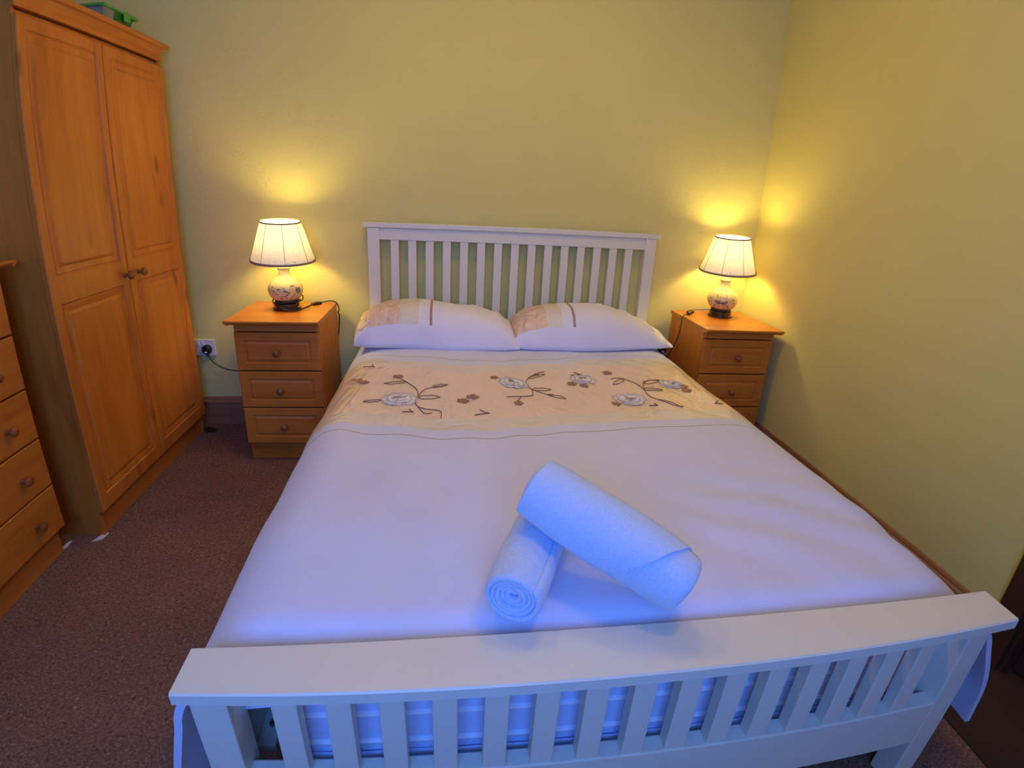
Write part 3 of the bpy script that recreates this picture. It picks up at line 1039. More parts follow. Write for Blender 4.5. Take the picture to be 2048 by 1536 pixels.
# ------------------------------------------------------------------ pillows
def make_pillow(tops, yc, D, bands, label, seed, yshift=None, z0=0.548):
    """tops: (x, top height) along the length; bands: list of (u0,u1,name,mat)"""
    xs0, xs1 = tops[0][0], tops[-1][0]
    nu, nv = 72, 40
    us = [i / nu for i in range(nu + 1)]
    extra = [b[0] for b in bands] + [b[1] for b in bands] + [0.004, 0.009, 0.018, 0.991, 0.996]
    us = sorted(set([u for u in us if all(abs(u - e_) > 0.004 for e_ in extra)] + extra))
    def P(u, j):
        x = xs0 + (xs1 - xs0) * u
        h = lerp_pts(tops, x) - z0
        edge = min(u, 1 - u)
        d = D * (1 - 0.10 * (1 - smooth(0, 0.10, edge)))
        ycl = yc + (lerp_pts(yshift, u) if yshift else 0)
        if j <= nv:                       # front bottom -> over the top -> back bottom
            ph = math.pi * j / nv
            c, s_ = math.cos(ph), math.sin(ph)
            yy = -d * (1 if c > 0 else -1) * abs(c) ** 0.72
            zz = h * abs(s_) ** 0.80
            wr_ = noise.noise(Vector((x * 7, yy * 9, seed))) * 0.007 + noise.noise(Vector((x * 21, yy * 15, seed + 4))) * 0.003
            if any(b_[3] == 'pillow_gold' and u <= b_[1] for b_ in bands):
                wr_ += 0.006 * noise.noise(Vector((x * 26 + yy * 10, yy * 22, seed + 2))) * min(1, edge * 30)
            zz += wr_ * s_
            # sag between the front seam and the crown
            yy += 0.006 * noise.noise(Vector((x * 6, ph * 1.3, seed + 9)))
        else:
            t = (j - nv) / 8
            yy = d - 2 * d * t
            zz = 0.0
        zz -= 0.0
        return (x, ycl + yy, z0 + zz)
    nj = nv + 8
    jseam = 7                              # front face stays white up to here
    def grid(sel):
        mb = MB()
        idx = {}
        def vid(i, j):
            j %= nj
            if (i, j) not in idx:
                idx[(i, j)] = len(mb.v)
                mb.v.append(P(us[i], j))
            return idx[(i, j)]
        for i in range(len(us) - 1):
            for j in range(nj):
                if sel(us[i], us[i + 1], j):
                    mb.f.append((vid(i, j), vid(i + 1, j), vid(i + 1, j + 1), vid(i, j + 1)))
        return mb
    def in_band(a, b, j):
        for k, (u0, u1, nm, mt) in enumerate(bands):
            if a >= u0 - 1e-6 and b <= u1 + 1e-6 and jseam <= j < nv - 3:
                return k
        return None
    m0 = grid(lambda a, b, j: in_band(a, b, j) is None)
    # end caps
    for i in (0, len(us) - 1):
        m0.quad(*[P(us[i], j) for j in range(nj)])
    o = m0.build('pillow', 'pillow_cotton', None, ((xs0 + xs1) / 2, yc, z0), smooth='all', merge=True)
    tag(o, label, 'pillow', 'bed pillows')
    for k, (u0, u1, nm, mt) in enumerate(bands):
        grid(lambda a, b, j: in_band(a, b, j) == k).build(nm, mt, o, smooth='all')
    return o
make_pillow([(-0.738, 0.575), (-0.733, 0.625), (-0.715, 0.660), (-0.66, 0.700), (-0.60, 0.717), (-0.526, 0.726), (-0.387, 0.726), (-0.226, 0.712), (-0.10, 0.680), (-0.045, 0.640), (-0.005, 0.566)],
            -0.262, 0.175, [(0.0, 0.27, 'gold_panel', 'pillow_gold'), (0.27, 0.385, 'cream_panel', 'satin_cream'), (0.452, 0.467, 'ribbon_stripe', 'ribbon_brown')],
            'white pillow with a gold satin end near the lamp with the coiled cable', 3.3,
            yshift=[(0, 0.02), (0.3, 0.02), (0.6, -0.02), (1.0, 0.0)])
make_pillow([(-0.03, 0.575), (-0.024, 0.62), (-0.005, 0.66), (0.04, 0.695), (0.13, 0.718), (0.27, 0.729), (0.40, 0.724), (0.52, 0.695), (0.62, 0.655), (0.70, 0.610), (0.755, 0.562)],
            -0.248, 0.170, [(0.0, 0.185, 'gold_panel', 'pillow_gold'), (0.185, 0.275, 'cream_panel', 'satin_cream'), (0.335, 0.350, 'ribbon_stripe', 'ribbon')],
            'white pillow whose pointed corner reaches towards the bedside chest by the right wall', 8.1,
            yshift=[(0, 0.0), (0.4, -0.01), (1.0, 0.06)])

# ------------------------------------------------------------------ rolled towels
def towel(p0, p1, R, turns, label, seed, spin=0.0, flap=True, squash=0.94):
    p0, p1 = Vector(p0), Vector(p1)
    ax = (p1 - p0).normalized()
    L = (p1 - p0).length
    side = ax.cross(Vector((0, 0, 1))).normalized()
    up = side.cross(ax)
    rnd = random.Random(seed)
    th = R * 0.97 / (turns + 0.3)
    nst = turns * 30
    spiral = []
    for i in range(nst + 1):
        t = i / nst
        a = spin + t * turns * 2 * math.pi
        rin = 0.0015 + (R - th - 0.0015) * t
        spiral.append((a, rin, t))
    nl = 30
    mb = MB()
    def P(a, r, l, t):
        wob = 1 + 0.055 * noise.noise(Vector((math.cos(a) * 0.9 + seed, math.sin(a) * 0.9, l * 8 + t))) + 0.018 * noise.noise(Vector((math.cos(a) * 5, math.sin(a) * 5 + seed, l * 45)))
        wob *= 1 - 0.10 * (abs(2 * l / L - 1) ** 6)
        pos = p0 + ax * l + (side * math.cos(a) + up * math.sin(a) * squash) * (r * wob)
        return pos
    def ends(t, which):
        off = 0.012 * noise.noise(Vector((t * 11, seed, which))) + 0.010 * (1 - t)
        return off
    rows = []
    for (a, rin, t) in spiral:
        l0 = ends(t, 1.0)
        l1 = L - ends(t, 5.0)
        # a loose diagonal end of the cloth
        inn, out = [], []
        for k in range(nl + 1):
            l = l0 + (l1 - l0) * k / nl
            e_ = min(k, nl - k) / nl
            rnd_ = th * (0.96 if e_ > 0 else 0.62)
            mid = rin + th * 0.5
            inn.append(P(a, mid - rnd_ * 0.5, l, t))
            out.append(P(a, mid + rnd_ * 0.5, l, t))
        rows.append((inn, out))
    w_ = 2 * (nl + 1)
    for inn, out in rows:
        mb.v += [tuple(p) for p in inn + out[::-1]]
    for i in range(len(rows) - 1):
        for k in range(w_):
            a_, b_ = i * w_ + k, i * w_ + (k + 1) % w_
            mb.f.append((a_, b_, b_ + w_, a_ + w_))
    mb.f.append(tuple(range(w_))[::-1])
    mb.f.append(tuple((len(rows) - 1) * w_ + k for k in range(w_)))
    o = mb.build('rolled_towel', 'terry', None, tuple((p0 + p1) / 2), smooth='all')
    tag(o, label, 'towel', 'rolled towels on the bed')
    # the cloth's last layer: a shell over the roll that stops at a curved edge
    if flap:
        l_a, l_b, l_m, c0, c1 = flap
        sh = MB()
        na, nl2 = 36, 14
        for inner in (0, 1):
            for i in range(na + 1):
                t_ = i / na
                a = math.radians(c0 + (c1 - c0) * t_)
                lend = L * (l_a + (l_b - l_a) * t_ + l_m * math.sin(math.pi * t_)) + 0.004 * noise.noise(Vector((t_ * 7, seed, 3)))
                for k in range(nl2 + 1):
                    l = 0.004 + (lend - 0.004) * k / nl2
                    lift = 0.0080 * (1 - (k / nl2) ** 8 * 0.45) * min(1, (1 - abs(2 * t_ - 1)) * 6)
                    sh.v.append(tuple(P(a, R - 0.004 if inner else R + lift, l, 1.0)))
        w2 = nl2 + 1
        off = (na + 1) * w2
        for i in range(na):
            for k in range(nl2):
                q = i * w2 + k
                sh.f.append((q, q + 1, q + w2 + 1, q + w2))
                sh.f.append((off + q, off + q + w2, off + q + w2 + 1, off + q + 1))
        for i in range(na):
            for k in (0, nl2):
                q = i * w2 + k
                sh.f.append((q, q + w2, off + q + w2, off + q))
        for k in range(nl2):
            for i in (0, na):
                q = i * w2 + k
                sh.f.append((q, q + 1, off + q + 1, off + q))
        sh.build('outer_fold', 'terry', o, smooth=True)
    return o
towel((-0.231, -1.995, 0.594), (-0.120, -1.735, 0.598), 0.056, 5, 'rolled white towel lying flat with its spiral end facing the footboard', 2, spin=0.6, flap=None)
towel((-0.172, -1.818, 0.694), (0.066, -2.000, 0.603), 0.062, 4, 'rolled white towel propped across the other towel', 11, spin=2.2, flap=(0.56, 0.96, 0.07, -28, 165))

# ------------------------------------------------------------------ bedside chests
def bedside(bx0, bx1, tx0, tx1, yf, yb, label):
    t = thing('bedside_chest', ((bx0 + bx1) / 2, (yf + yb) / 2, 0), label, 'bedside chest', 'pine bedside chests')
    yfb = yf + 0.022                                     # face of the drawers
    body = MB()
    for xa in (bx0, bx1 - 0.016):
        body.box(xa, xa + 0.016, yfb + 0.018, yb, 0.095, 0.650)
        body.box(xa, xa + 0.016, yfb + 0.042, yb, 0.0, 0.095)
    body.box(bx0 + 0.015, bx1 - 0.015, yb - 0.007, yb - 0.001, 0.001, 0.649)
    body.box(bx0 + 0.015, bx1 - 0.015, yfb + 0.019, yb - 0.002, 0.085, 0.0965)
    body.build('carcass', 'pine_z', t)
    MB().box(bx0 + 0.003, bx1 - 0.003, yfb + 0.006, yfb + 0.022, 0.6195, 0.650, 0.002).build('frieze', 'pine_x', t)
    MB().box(bx0 + 0.004, bx1 - 0.004, yfb + 0.040, yfb + 0.055, 0.0, 0.094).build('plinth', 'pine_x', t)
    top = MB()
    # thin top with a rounded-under front edge
    prof = [(0.0, 0.0), (0.006, 0.0), (0.016, 0.006), (0.020, 0.012), (0.0195, 0.016), (0.017, 0.018), (0.0, 0.018)]
    top.box(tx0 + (0.018 if tx0 < bx0 - 0.01 else 0.0), tx1 - (0.018 if tx1 > bx1 + 0.01 else 0.0), yf + 0.018, yb + 0.004, 0.650, 0.668)
    top.prism(prof, (tx0 + (0.018 if tx0 < bx0 - 0.01 else 0), yf + 0.019, 0.650), (tx1 - (0.018 if tx1 > bx1 + 0.01 else 0), yf + 0.019, 0.650), (0, -1, 0))
    if tx0 < bx0 - 0.01:
        top.prism(prof, (tx0 + 0.019, yb + 0.004, 0.650), (tx0 + 0.019, yf + 0.0, 0.650), (-1, 0, 0))
    if tx1 > bx1 + 0.01:
        top.prism(prof, (tx1 - 0.019, yb + 0.004, 0.650), (tx1 - 0.019, yf + 0.0, 0.650), (1, 0, 0))
    top.build('top', 'pine_top', t)
    for za, zb in ((0.097, 0.2685), (0.2745, 0.4405), (0.4465, 0.6145)):
        w_, h_ = bx1 - bx0 - 0.004, zb - za
        d = panel_board((bx0 + 0.002, yfb, za), (1, 0, 0), (0, 0, 1), (0, -1, 0), w_, h_, 0.018,
                        [(0.036, 0.033, w_ - 0.036, h_ - 0.033)], [(0.003, -0.004), (0.008, -0.004), (0.016, -0.0005)]).build('drawer', 'pine_x', t, merge=True)
        knob(((bx0 + bx1) / 2, yfb, (za + zb) / 2), -1, 'Y', d)
    return t
bedside(-1.236, -0.876, -1.266, -0.872, -0.458, -0.040, 'pine bedside chest of three drawers between the wardrobe and the bed')
bedside(0.866, 1.229, 0.860, 1.262, -0.450, -0.032, 'pine bedside chest of three drawers in the corner beside the right wall')

# ------------------------------------------------------------------ table lamps
LT = 0.668
def cam_angle(cx, cy):
    return math.atan2(CAM_LOC.y - cy, CAM_LOC.x - cx)

def lamp(cx, cy, dz, label, spin, cable_fn, motif):
    t = thing('table_lamp', (cx, cy, LT), label, 'lamp', 'ceramic table lamps')
    c = (cx, cy, LT)
    b = MB().lathe([(0.050, 0.0), (0.061, 0.0005), (0.0625, 0.004), (0.061, 0.010), (0.055, 0.014), (0.055, 0.020), (0.058, 0.023), (0.056, 0.028), (0.048, 0.031)], c, 48).build('base', 'bronze', t, smooth=True)
    MB().lathe([(0.046, 0.030), (0.050, 0.032), (0.052, 0.036), (0.050, 0.041), (0.044, 0.043)], c, 48).build('collar', 'brown_cable', b, smooth=True)
    prof = [(0.044, 0.040), (0.058, 0.049), (0.070, 0.063), (0.0765, 0.080), (0.0775, 0.092), (0.0745, 0.106), (0.066, 0.121), (0.053, 0.135), (0.039, 0.146), (0.030, 0.155), (0.026, 0.164), (0.0245, 0.174), (0.0245, 0.182)]
    body = MB().lathe(prof, c, 56).build('ceramic_body', 'ceramic', t, smooth='all')
    MB().lathe([(0.0245, 0.180), (0.0285, 0.182), (0.029, 0.186), (0.0285, 0.190), (0.022, 0.192)], c, 40).build('neck_ring', 'ceramic', body, smooth=True)
    MB().lathe([(0.0255, 0.1835), (0.0295, 0.1845), (0.0295, 0.1865), (0.0255, 0.1875)], c, 40).build('painted_ring', 'paint_dark', body, smooth=True)
    def rad(h):
        for (ra, ha), (rb, hb_) in zip(prof, prof[1:]):
            if ha <= h <= hb_:
                return ra + (rb - ra) * (h - ha) / (hb_ - ha)
        return prof[-1][0]
    def on(a, h):
        r = rad(h) + 0.0004
        return (cx + r * math.cos(a), cy + r * math.sin(a), LT + h)
    # painted scrolls, dots and leaves
    for (a0, pts_, wd, which) in motif:
        P = [on(a0 + a, h) for a, h in (catmull(pts_, 5) if len(pts_) > 2 else pts_)]
        MB().tube(P, wd * 1.35, 6).build('painted_stroke', 'paint_rust' if which else 'paint_dark', body, smooth=True)
    # socket, harp ring and bulb
    MB().lathe([(0.012, 0.190), (0.012, 0.205), (0.017, 0.210), (0.018, 0.272), (0.015, 0.288)], c, 24).build('lamp_holder', 'plastic_white', t, smooth=True)
    bz = 0.335 + dz
    bulb = [(0.0125, -0.056), (0.0135, -0.046), (0.019, -0.034), (0.026, -0.018), (0.029, 0.0), (0.026, 0.014), (0.019, 0.024), (0.010, 0.029), (0.002, 0.0305)]
    MB().lathe([(r, h + bz) for r, h in bulb], c, 16).build('bulb', 'bulb', t, smooth='all')
    # pleated empire shade
    zb_, zt_ = 0.2215 + dz, 0.392 + dz
    rb_, rt_ = 0.1405, 0.0860
    sh = MB()
    nseg, nh = 192, 8
    for i in range(nh + 1):
        f = i / nh
        for k in range(nseg):
            a = 2 * math.pi * k / nseg
            r = rb_ + (rt_ - rb_) * f + (0.0007 if k % 2 else -0.0007)
            panel = (a - spin) % (math.pi / 4) / (math.pi / 4)
            r -= 0.0030 * math.sin(math.pi * panel) * math.sin(math.pi * min(1, f * 1.2 + 0.1))
            sh.v.append((cx + r * math.cos(a), cy + r * math.sin(a), LT + zb_ + (zt_ - zb_) * f))
    for i in range(nh):
        for k in range(nseg):
            sh.f.append((i * nseg + k, i * nseg + (k + 1) % nseg, (i + 1) * nseg + (k + 1) % nseg, (i + 1) * nseg + k))
    tc_ = Vector((cx, cy, LT + (zb_ + zt_) / 2))
    ca_ = cam_angle(cx, cy)
    tilt_m = Matrix.Rotation(math.radians(4.5), 3, Vector((-math.sin(ca_), math.cos(ca_), 0)))
    def tilt(mb_):
        mb_.v = [tuple(tc_ + tilt_m @ (Vector(q) - tc_)) for q in mb_.v]
        return mb_
    so = tilt(sh).build('lamp_shade', 'shade', t, smooth='all')
    def ring(r, z, wr_, hr):
        pr_ = [(r - wr_, z - hr), (r + wr_, z - hr), (r + wr_, z + hr), (r - wr_, z + hr), (r - wr_, z - hr)]
        return MB().lathe(pr_, c, 72, close=False)
    tilt(ring(rb_, zb_ + 0.002, 0.0018, 0.0048)).build('bottom_trim', 'trim', so, smooth=True)
    tilt(ring(rt_, zt_ - 0.001, 0.0016, 0.0032)).build('top_trim', 'trim', so, smooth=True)
    for k in range(8):
        a = spin + k * math.pi / 4
        ca, sa = math.cos(a), math.sin(a)
        p = [(cx + (r + 0.0012) * ca, cy + (r + 0.0012) * sa, LT + z) for r, z in ((rb_, zb_), (rt_, zt_))]
        tilt(MB().tube(p, 0.0011, 6)).build('seam', 'trim', so, smooth=True)
    sp = MB()
    for k in range(3):
        a = spin + 0.3 + k * 2 * math.pi / 3
        sp.tube([(cx + 0.017 * math.cos(a), cy + 0.017 * math.sin(a), LT + 0.262), (cx + 0.10 * math.cos(a), cy + 0.10 * math.sin(a), LT + zb_ + 0.012), (cx + (rb_ - 0.001) * math.cos(a), cy + (rb_ - 0.001) * math.sin(a), LT + zb_ + 0.004)], 0.0014, 6)
    sp.build('shade_carrier', 'metal', t, smooth=True)
    cable_fn(t)
    return t

def motif_L(a0):
    m = []
    def line(pts, w=0.0012, k=0):
        m.append((a0, pts, w, k))
    # scroll to the right of the front, scattered leaves and stems
    line([(0.62, 0.100), (0.66, 0.086), (0.80, 0.082), (0.90, 0.092), (0.86, 0.104), (0.76, 0.100), (0.74, 0.092)], 0.0016)
    line([(0.66, 0.108), (0.72, 0.094), (0.84, 0.090)], 0.0012)
    line([(0.55, 0.078), (0.35, 0.062), (0.20, 0.050)], 0.0010, 1)
    line([(-0.15, 0.092), (-0.02, 0.094), (0.10, 0.088)], 0.0022)
    line([(0.02, 0.076), (0.10, 0.074)], 0.0028)
    line([(0.14, 0.086), (0.22, 0.083)], 0.0022)
    line([(-0.5, 0.098), (-0.42, 0.103), (-0.34, 0.101)], 0.0014)
    line([(-0.75, 0.095), (-0.70, 0.090)], 0.0018)
    line([(-0.6, 0.080), (-0.50, 0.078)], 0.0018, 1)
    line([(-0.15, 0.106), (-0.04, 0.104)], 0.0015, 1)
    line([(0.28, 0.112), (0.42, 0.116), (0.55, 0.113)], 0.0012)
    line([(-0.9, 0.108), (-0.84, 0.112)], 0.0016)
    line([(-0.4, 0.066), (-0.1, 0.070), (0.05, 0.060)], 0.0008, 1)
    return m
def motif_R(a0):
    m = []
    def line(pts, w=0.0012, k=0):
        m.append((a0, pts, w, k))
    for s in (-1, 1):
        line([(s * 0.36, 0.092), (s * 0.36, 0.083), (s * 0.20, 0.078), (s * 0.0, 0.080)], 0.0017)
        line([(s * 0.24, 0.093), (s * 0.22, 0.085), (s * 0.10, 0.084), (s * 0.08, 0.092)], 0.0014)
        line([(s * 0.10, 0.074), (s * 0.40, 0.068), (s * 0.58, 0.056), (s * 0.62, 0.047)], 0.0011)
        line([(s * 0.05, 0.112), (s * 0.30, 0.106), (s * 0.34, 0.116), (s * 0.30, 0.124)], 0.0007, 1)
        for da, h in ((0.78, 0.103), (0.84, 0.098), (0.74, 0.097), (0.86, 0.084), (0.92, 0.081), (0.90, 0.072)):
            line([(s * da, h), (s * (da + 0.03), h - 0.001)], 0.0015)
        line([(s * 0.05, 0.066), (s * 0.20, 0.060), (s * 0.24, 0.050)], 0.0007, 1)
        line([(s * 0.10, 0.140), (s * 0.32, 0.143)], 0.0010)
    return m

def inline_switch(p, q, parent, w_=0.011, h_=0.012):
    p, q = Vector(p), Vector(q)
    d = (q - p).normalized()
    sd = d.cross(Vector((0, 0, 1))).normalized()
    u_ = sd.cross(d)
    mb = MB()
    L = (q - p).length
    rings_ = [(0, 0.45), (0.08, 0.85), (0.2, 1.0), (0.8, 1.0), (0.92, 0.85), (1.0, 0.45)]
    for f, k in rings_:
        c = p + d * (L * f)
        for a, b_ in ((-1, -0.7), (-0.7, -1), (0.7, -1), (1, -0.7), (1, 0.7), (0.7, 1), (-0.7, 1), (-1, 0.7)):
            mb.v.append(tuple(c + sd * (a * w_ * k) + u_ * (b_ * h_ * 0.5 * k)))
    for i in range(len(rings_) - 1):
        for k in range(8):
            mb.f.append((i * 8 + k, i * 8 + (k + 1) % 8, (i + 1) * 8 + (k + 1) % 8, (i + 1) * 8 + k))
    mb.f.append(tuple(range(8))[::-1])
    mb.f.append(tuple((len(rings_) - 1) * 8 + k for k in range(8)))
    o = mb.build('inline_switch', 'black', parent, smooth=True)
    m_ = (p + q) / 2
    r = MB()
    r.add_bm(_rocker(m_, d, sd, u_, h_))
    r.build('rocker', 'brown_cable', o)
    return o
def _rocker(m_, d, sd, u_, h_):
    bm = bmesh.new()
    bmesh.ops.create_cube(bm, size=1)
    for v in bm.verts:
        v.co = m_ + d * (v.co.x * 0.014) + sd * (v.co.y * 0.008) + u_ * (h_ * 0.5 + v.co.z * 0.003)
    return bm

def plug(cx, cz, parent, y=-0.009):
    """a black three-pin plug pushed into a wall socket"""
    o = MB()
    prof = [(0.020, 0.0), (0.0245, -0.001), (0.0255, -0.010), (0.024, -0.020), (0.020, -0.026), (0.008, -0.028)]
    o.lathe([(r, h) for r, h in prof], (cx, y, cz), 12, 'Y')
    po = o.build('plug', 'black', parent, smooth=True)
    MB().box(cx - 0.006, cx + 0.007, y - 0.0295, y - 0.027, cz - 0.014, cz - 0.006, 0.001).build('plug_label', 'plastic_white', po)
    MB().lathe([(0.006, 0), (0.0055, -0.008), (0.004, -0.014)], (cx, y - 0.012, cz - 0.022), 12).build('strain_relief', 'black', po, smooth=True)
    return po

LX, LY = -1.070, -0.195
def cable_left(t):
    z = LT + 0.0035
    # wound round the foot of the lamp, then away to the switch and over the back edge
    coil = []
    for k in range(40):
        a = math.radians(-40 + k * 13)
        r = 0.060 + 0.003 * math.sin(k * 0.7)
        coil.append((LX + r * math.cos(a), LY + r * math.sin(a), LT + 0.036 + 0.0045 * math.sin(k * 0.5) + 0.006 * (k / 40)))
    pts = [(LX + 0.052, LY + 0.025, LT + 0.058), (LX + 0.072, LY + 0.012, LT + 0.060), (LX + 0.074, LY - 0.012, LT + 0.042)] + coil
    MB().tube(catmull(pts, 2), 0.0026, 8).build('cable', 'brown_cable', t, smooth=True)
    a = [(LX - 0.045, LY - 0.050, LT + 0.034), (LX - 0.005, LY - 0.074, LT + 0.020), (LX + 0.03, LY - 0.072, LT + 0.008), (LX + 0.060, LY - 0.045, z), (-0.995, -0.195, z), (-0.983, -0.145, z), (-0.975, -0.120, z + 0.002)]
    MB().tube(catmull(a, 6), 0.0026, 8).build('cable', 'brown_cable', t, smooth=True)
    inline_switch((-0.976, -0.122, LT + 0.007), (-0.938, -0.078, LT + 0.007), t)
    b_ = [(-0.938, -0.078, z + 0.003), (-0.905, -0.062, z + 0.008), (-0.878, -0.060, z + 0.004), (-0.864, -0.058, LT - 0.010), (-0.862, -0.052, LT - 0.035), (-0.870, -0.045, LT - 0.048),
          (-0.868, -0.028, LT - 0.08), (-0.90, -0.022, 0.45), (-1.05, -0.020, 0.33), (-1.26, -0.020, 0.318), (-1.36, -0.020, 0.301), (-1.44, -0.022, 0.306), (-1.50, -0.024, 0.330), (-1.535, -0.026, 0.365), (-1.546, -0.022, 0.392)]
    MB().tube(catmull(b_, 6), 0.0026, 8).build('cable', 'brown_cable', t, smooth=True)
    plug(-1.548, 0.414, t)
lamp(LX, LY, 0.0, 'lit ceramic table lamp with black cable wound round its foot, beside the wardrobe', 0.05 + cam_angle(LX, LY), cable_left, motif_L(cam_angle(LX, LY)))

RX, RY = 1.082, -0.140
def cable_right(t):
    z = LT + 0.004
    a = [(RX - 0.055, RY + 0.02, LT + 0.030), (RX - 0.085, RY + 0.030, LT + 0.024), (0.975, -0.075, LT + 0.016), (0.950, -0.095, LT + 0.012)]
    MB().tube(catmull(a, 6), 0.0026, 8).build('cable', 'grey_cable', t, smooth=True)
    inline_switch((0.952, -0.092, LT + 0.011), (0.897, -0.145, LT + 0.009), t, 0.011, 0.018)
    b_ = [(0.897, -0.145, LT + 0.009), (0.870, -0.172, LT + 0.009), (0.853, -0.186, LT - 0.006), (0.850, -0.189, 0.630), (0.850, -0.187, 0.595), (0.850, -0.172, 0.550), (0.850, -0.140, 0.500), (0.850, -0.110, 0.455), (0.850, -0.075, 0.415), (0.845, -0.045, 0.395), (0.842, -0.03, 0.402), (0.842, -0.021, 0.425)]
    MB().tube(catmull(b_, 6), 0.0026, 8).build('cable', 'brown_cable', t, smooth=True)
    plug(0.842, 0.447, t)
lamp(RX, RY, 0.012, 'lit ceramic table lamp with a painted scroll motif, in the corner by the right wall', cam_angle(RX, RY) - 0.18, cable_right, motif_R(cam_angle(RX, RY) - 0.05))

# ------------------------------------------------------------------ wall sockets
def socket(cx, cz, label):
    t = thing('wall_socket', (cx, 0, cz), label, 'socket', 'double wall sockets')
    p = MB().box(cx - 0.073, cx + 0.073, -0.009, -0.0003, cz - 0.043, cz + 0.043, 0.003).build('face_plate', 'plastic_white', t)
    for s in (-1, 1):
        MB().box(cx + s * 0.012 - 0.006, cx + s * 0.012 + 0.006, -0.012, -0.008, cz + 0.012, cz + 0.032, 0.001).build('rocker_switch', 'plastic_white', p)
        for dx in (-0.011, 0.011):
            MB().box(cx + s * 0.040 + dx - 0.003, cx + s * 0.040 + dx + 0.003, -0.0095, -0.0085, cz - 0.018, cz - 0.014).build('pin_slot', 'black', p)
        MB().box(cx + s * 0.040 - 0.002, cx + s * 0.040 + 0.002, -0.0095, -0.0085, cz + 0.000, cz + 0.008).build('pin_slot', 'black', p)
    return t
socket(-1.581, 0.4205, 'white double wall socket beside the wardrobe with a black plug in it')
socket(0.802, 0.452, 'white double wall socket half hidden behind the pillow')

# ------------------------------------------------------------------ wardrobe
WXF = -1.565                   # face of the doors
wd = thing('wardrobe', (-1.85, -0.555, 0), 'tall pine two door wardrobe with moulded panels and a cornice', 'wardrobe')
Y0, Y1 = -1.006, -0.102
b = MB()
b.box(XL + 0.02, WXF - 0.020, Y0, Y0 + 0.016, 0.0, 1.735)
b.box(XL + 0.02, WXF - 0.020, Y1 - 0.016, Y1, 0.0, 1.735)
b.box(XL + 0.021, XL + 0.027, Y0 + 0.015, Y1 - 0.015, 0.001, 1.734)
b.box(XL + 0.025, WXF - 0.022, Y0 + 0.015, Y1 - 0.015, 0.085, 0.0985)
b.box(XL + 0.025, WXF - 0.022, Y0 + 0.015, Y1 - 0.015, 1.70, 1.716)
b.build('carcass', 'pine_z', wd)
MB().box(WXF - 0.045, WXF - 0.030, Y0 + 0.016, Y1 - 0.016, 0.0, 0.096).build('plinth', 'pine_y', wd)
MB().box(WXF - 0.052, WXF - 0.036, Y0 + 0.016, Y1 - 0.016, 1.7035, 1.745, 0.002).build('frieze', 'pine_y', wd)
CP = [(-0.030, 0.0), (0.0, 0.0), (0.002, 0.012), (0.001, 0.028), (0.004, 0.040), (0.010, 0.047), (0.014, 0.050), (0.024, 0.052), (0.028, 0.056), (0.028, 0.066), (0.024, 0.070), (-0.030, 0.070)]
co = MB()
# mitred cornice along the front and both ends
def cornice_ring(a, z):
    return [(XL + 0.02, Y0 - a), (WXF - 0.008 + a, Y0 - a), (WXF - 0.008 + a, Y1 + a), (XL + 0.02, Y1 + a)]
for k in range(len(CP)):
    (a0, h0), (a1, h1) = CP[k], CP[(k + 1) % len(CP)]
    r0, r1 = cornice_ring(a0, h0), cornice_ring(a1, h1)
    for q in range(3):
        co.quad((*r0[q], 1.7235 + h0), (*r0[q + 1], 1.7235 + h0), (*r1[q + 1], 1.7235 + h1), (*r1[q], 1.7235 + h1))
co.box(XL + 0.02, WXF - 0.010, Y0, Y1, 1.780, 1.7935)
co.build('cornice', 'pine_y', wd)
ymid = -0.554
rings = [(0.004, -0.0055), (0.008, -0.0055), (0.010, -0.003), (0.030, -0.0065), (0.034, -0.0030), (0.040, -0.0010)]
for ya, yb, ky in ((Y0, ymid - 0.0025, ymid - 0.034), (ymid + 0.0025, Y1, ymid + 0.062)):
    w_, h_ = yb - ya, 1.7005 - 0.0995
    d = panel_board((WXF, ya, 0.0995), (0, 1, 0), (0, 0, 1), (1, 0, 0), w_, h_, 0.019,
                    [(0.040, 0.055, w_ - 0.040, 0.747), (0.040, 0.832, w_ - 0.040, 1.562)], rings).build('door', 'pine_z', wd, merge=True)
    knob((WXF, ky, 0.880), 1, 'X', d, scale=1.05)

# ------------------------------------------------------------------ chest of drawers at the left edge
CXF = -1.650
ch = thing('chest_of_drawers', (-1.88, -1.52, 0), 'pine chest of drawers standing against the wardrobe side', 'chest of drawers')
CY1, CY0 = -1.098, -1.94
b = MB()
for ya in (CY1 - 0.016, CY0):
    b.box(XL + 0.02, CXF - 0.019, ya, ya + 0.016, 0.106, 0.985)
    b.box(XL + 0.02, CXF - 0.041, ya, ya + 0.016, 0.0, 0.106)
b.box(XL + 0.021, XL + 0.027, CY0 + 0.015, CY1 - 0.015, 0.001, 0.984)
b.box(XL + 0.025, CXF - 0.02, CY0 + 0.015, CY1 - 0.015, 0.092, 0.1055)
b.build('carcass', 'pine_z', ch)
MB().box(CXF - 0.052, CXF - 0.038, CY0 + 0.016, CY1 - 0.0165, 0.0, 0.104).build('plinth', 'pine_y', ch)
MB().box(CXF - 0.018, CXF - 0.004, CY0 + 0.002, CY1 - 0.002, 0.956, 0.985, 0.002).build('frieze', 'pine_y', ch)
top = MB()
top.box(XL + 0.02, CXF + 0.010, CY0 - 0.030, CY1 + 0.030, 0.985, 1.003)
pf = [(0.0, 0.0), (0.006, 0.0), (0.016, 0.006), (0.020, 0.012), (0.0195, 0.016), (0.017, 0.018), (0.0, 0.018)]
top.prism(pf, (CXF + 0.009, CY0 - 0.030, 0.985), (CXF + 0.009, CY1 + 0.030, 0.985), (1, 0, 0))
top.prism(pf, (XL + 0.02, CY1 + 0.029, 0.985), (CXF + 0.025, CY1 + 0.029, 0.985), (0, 1, 0))
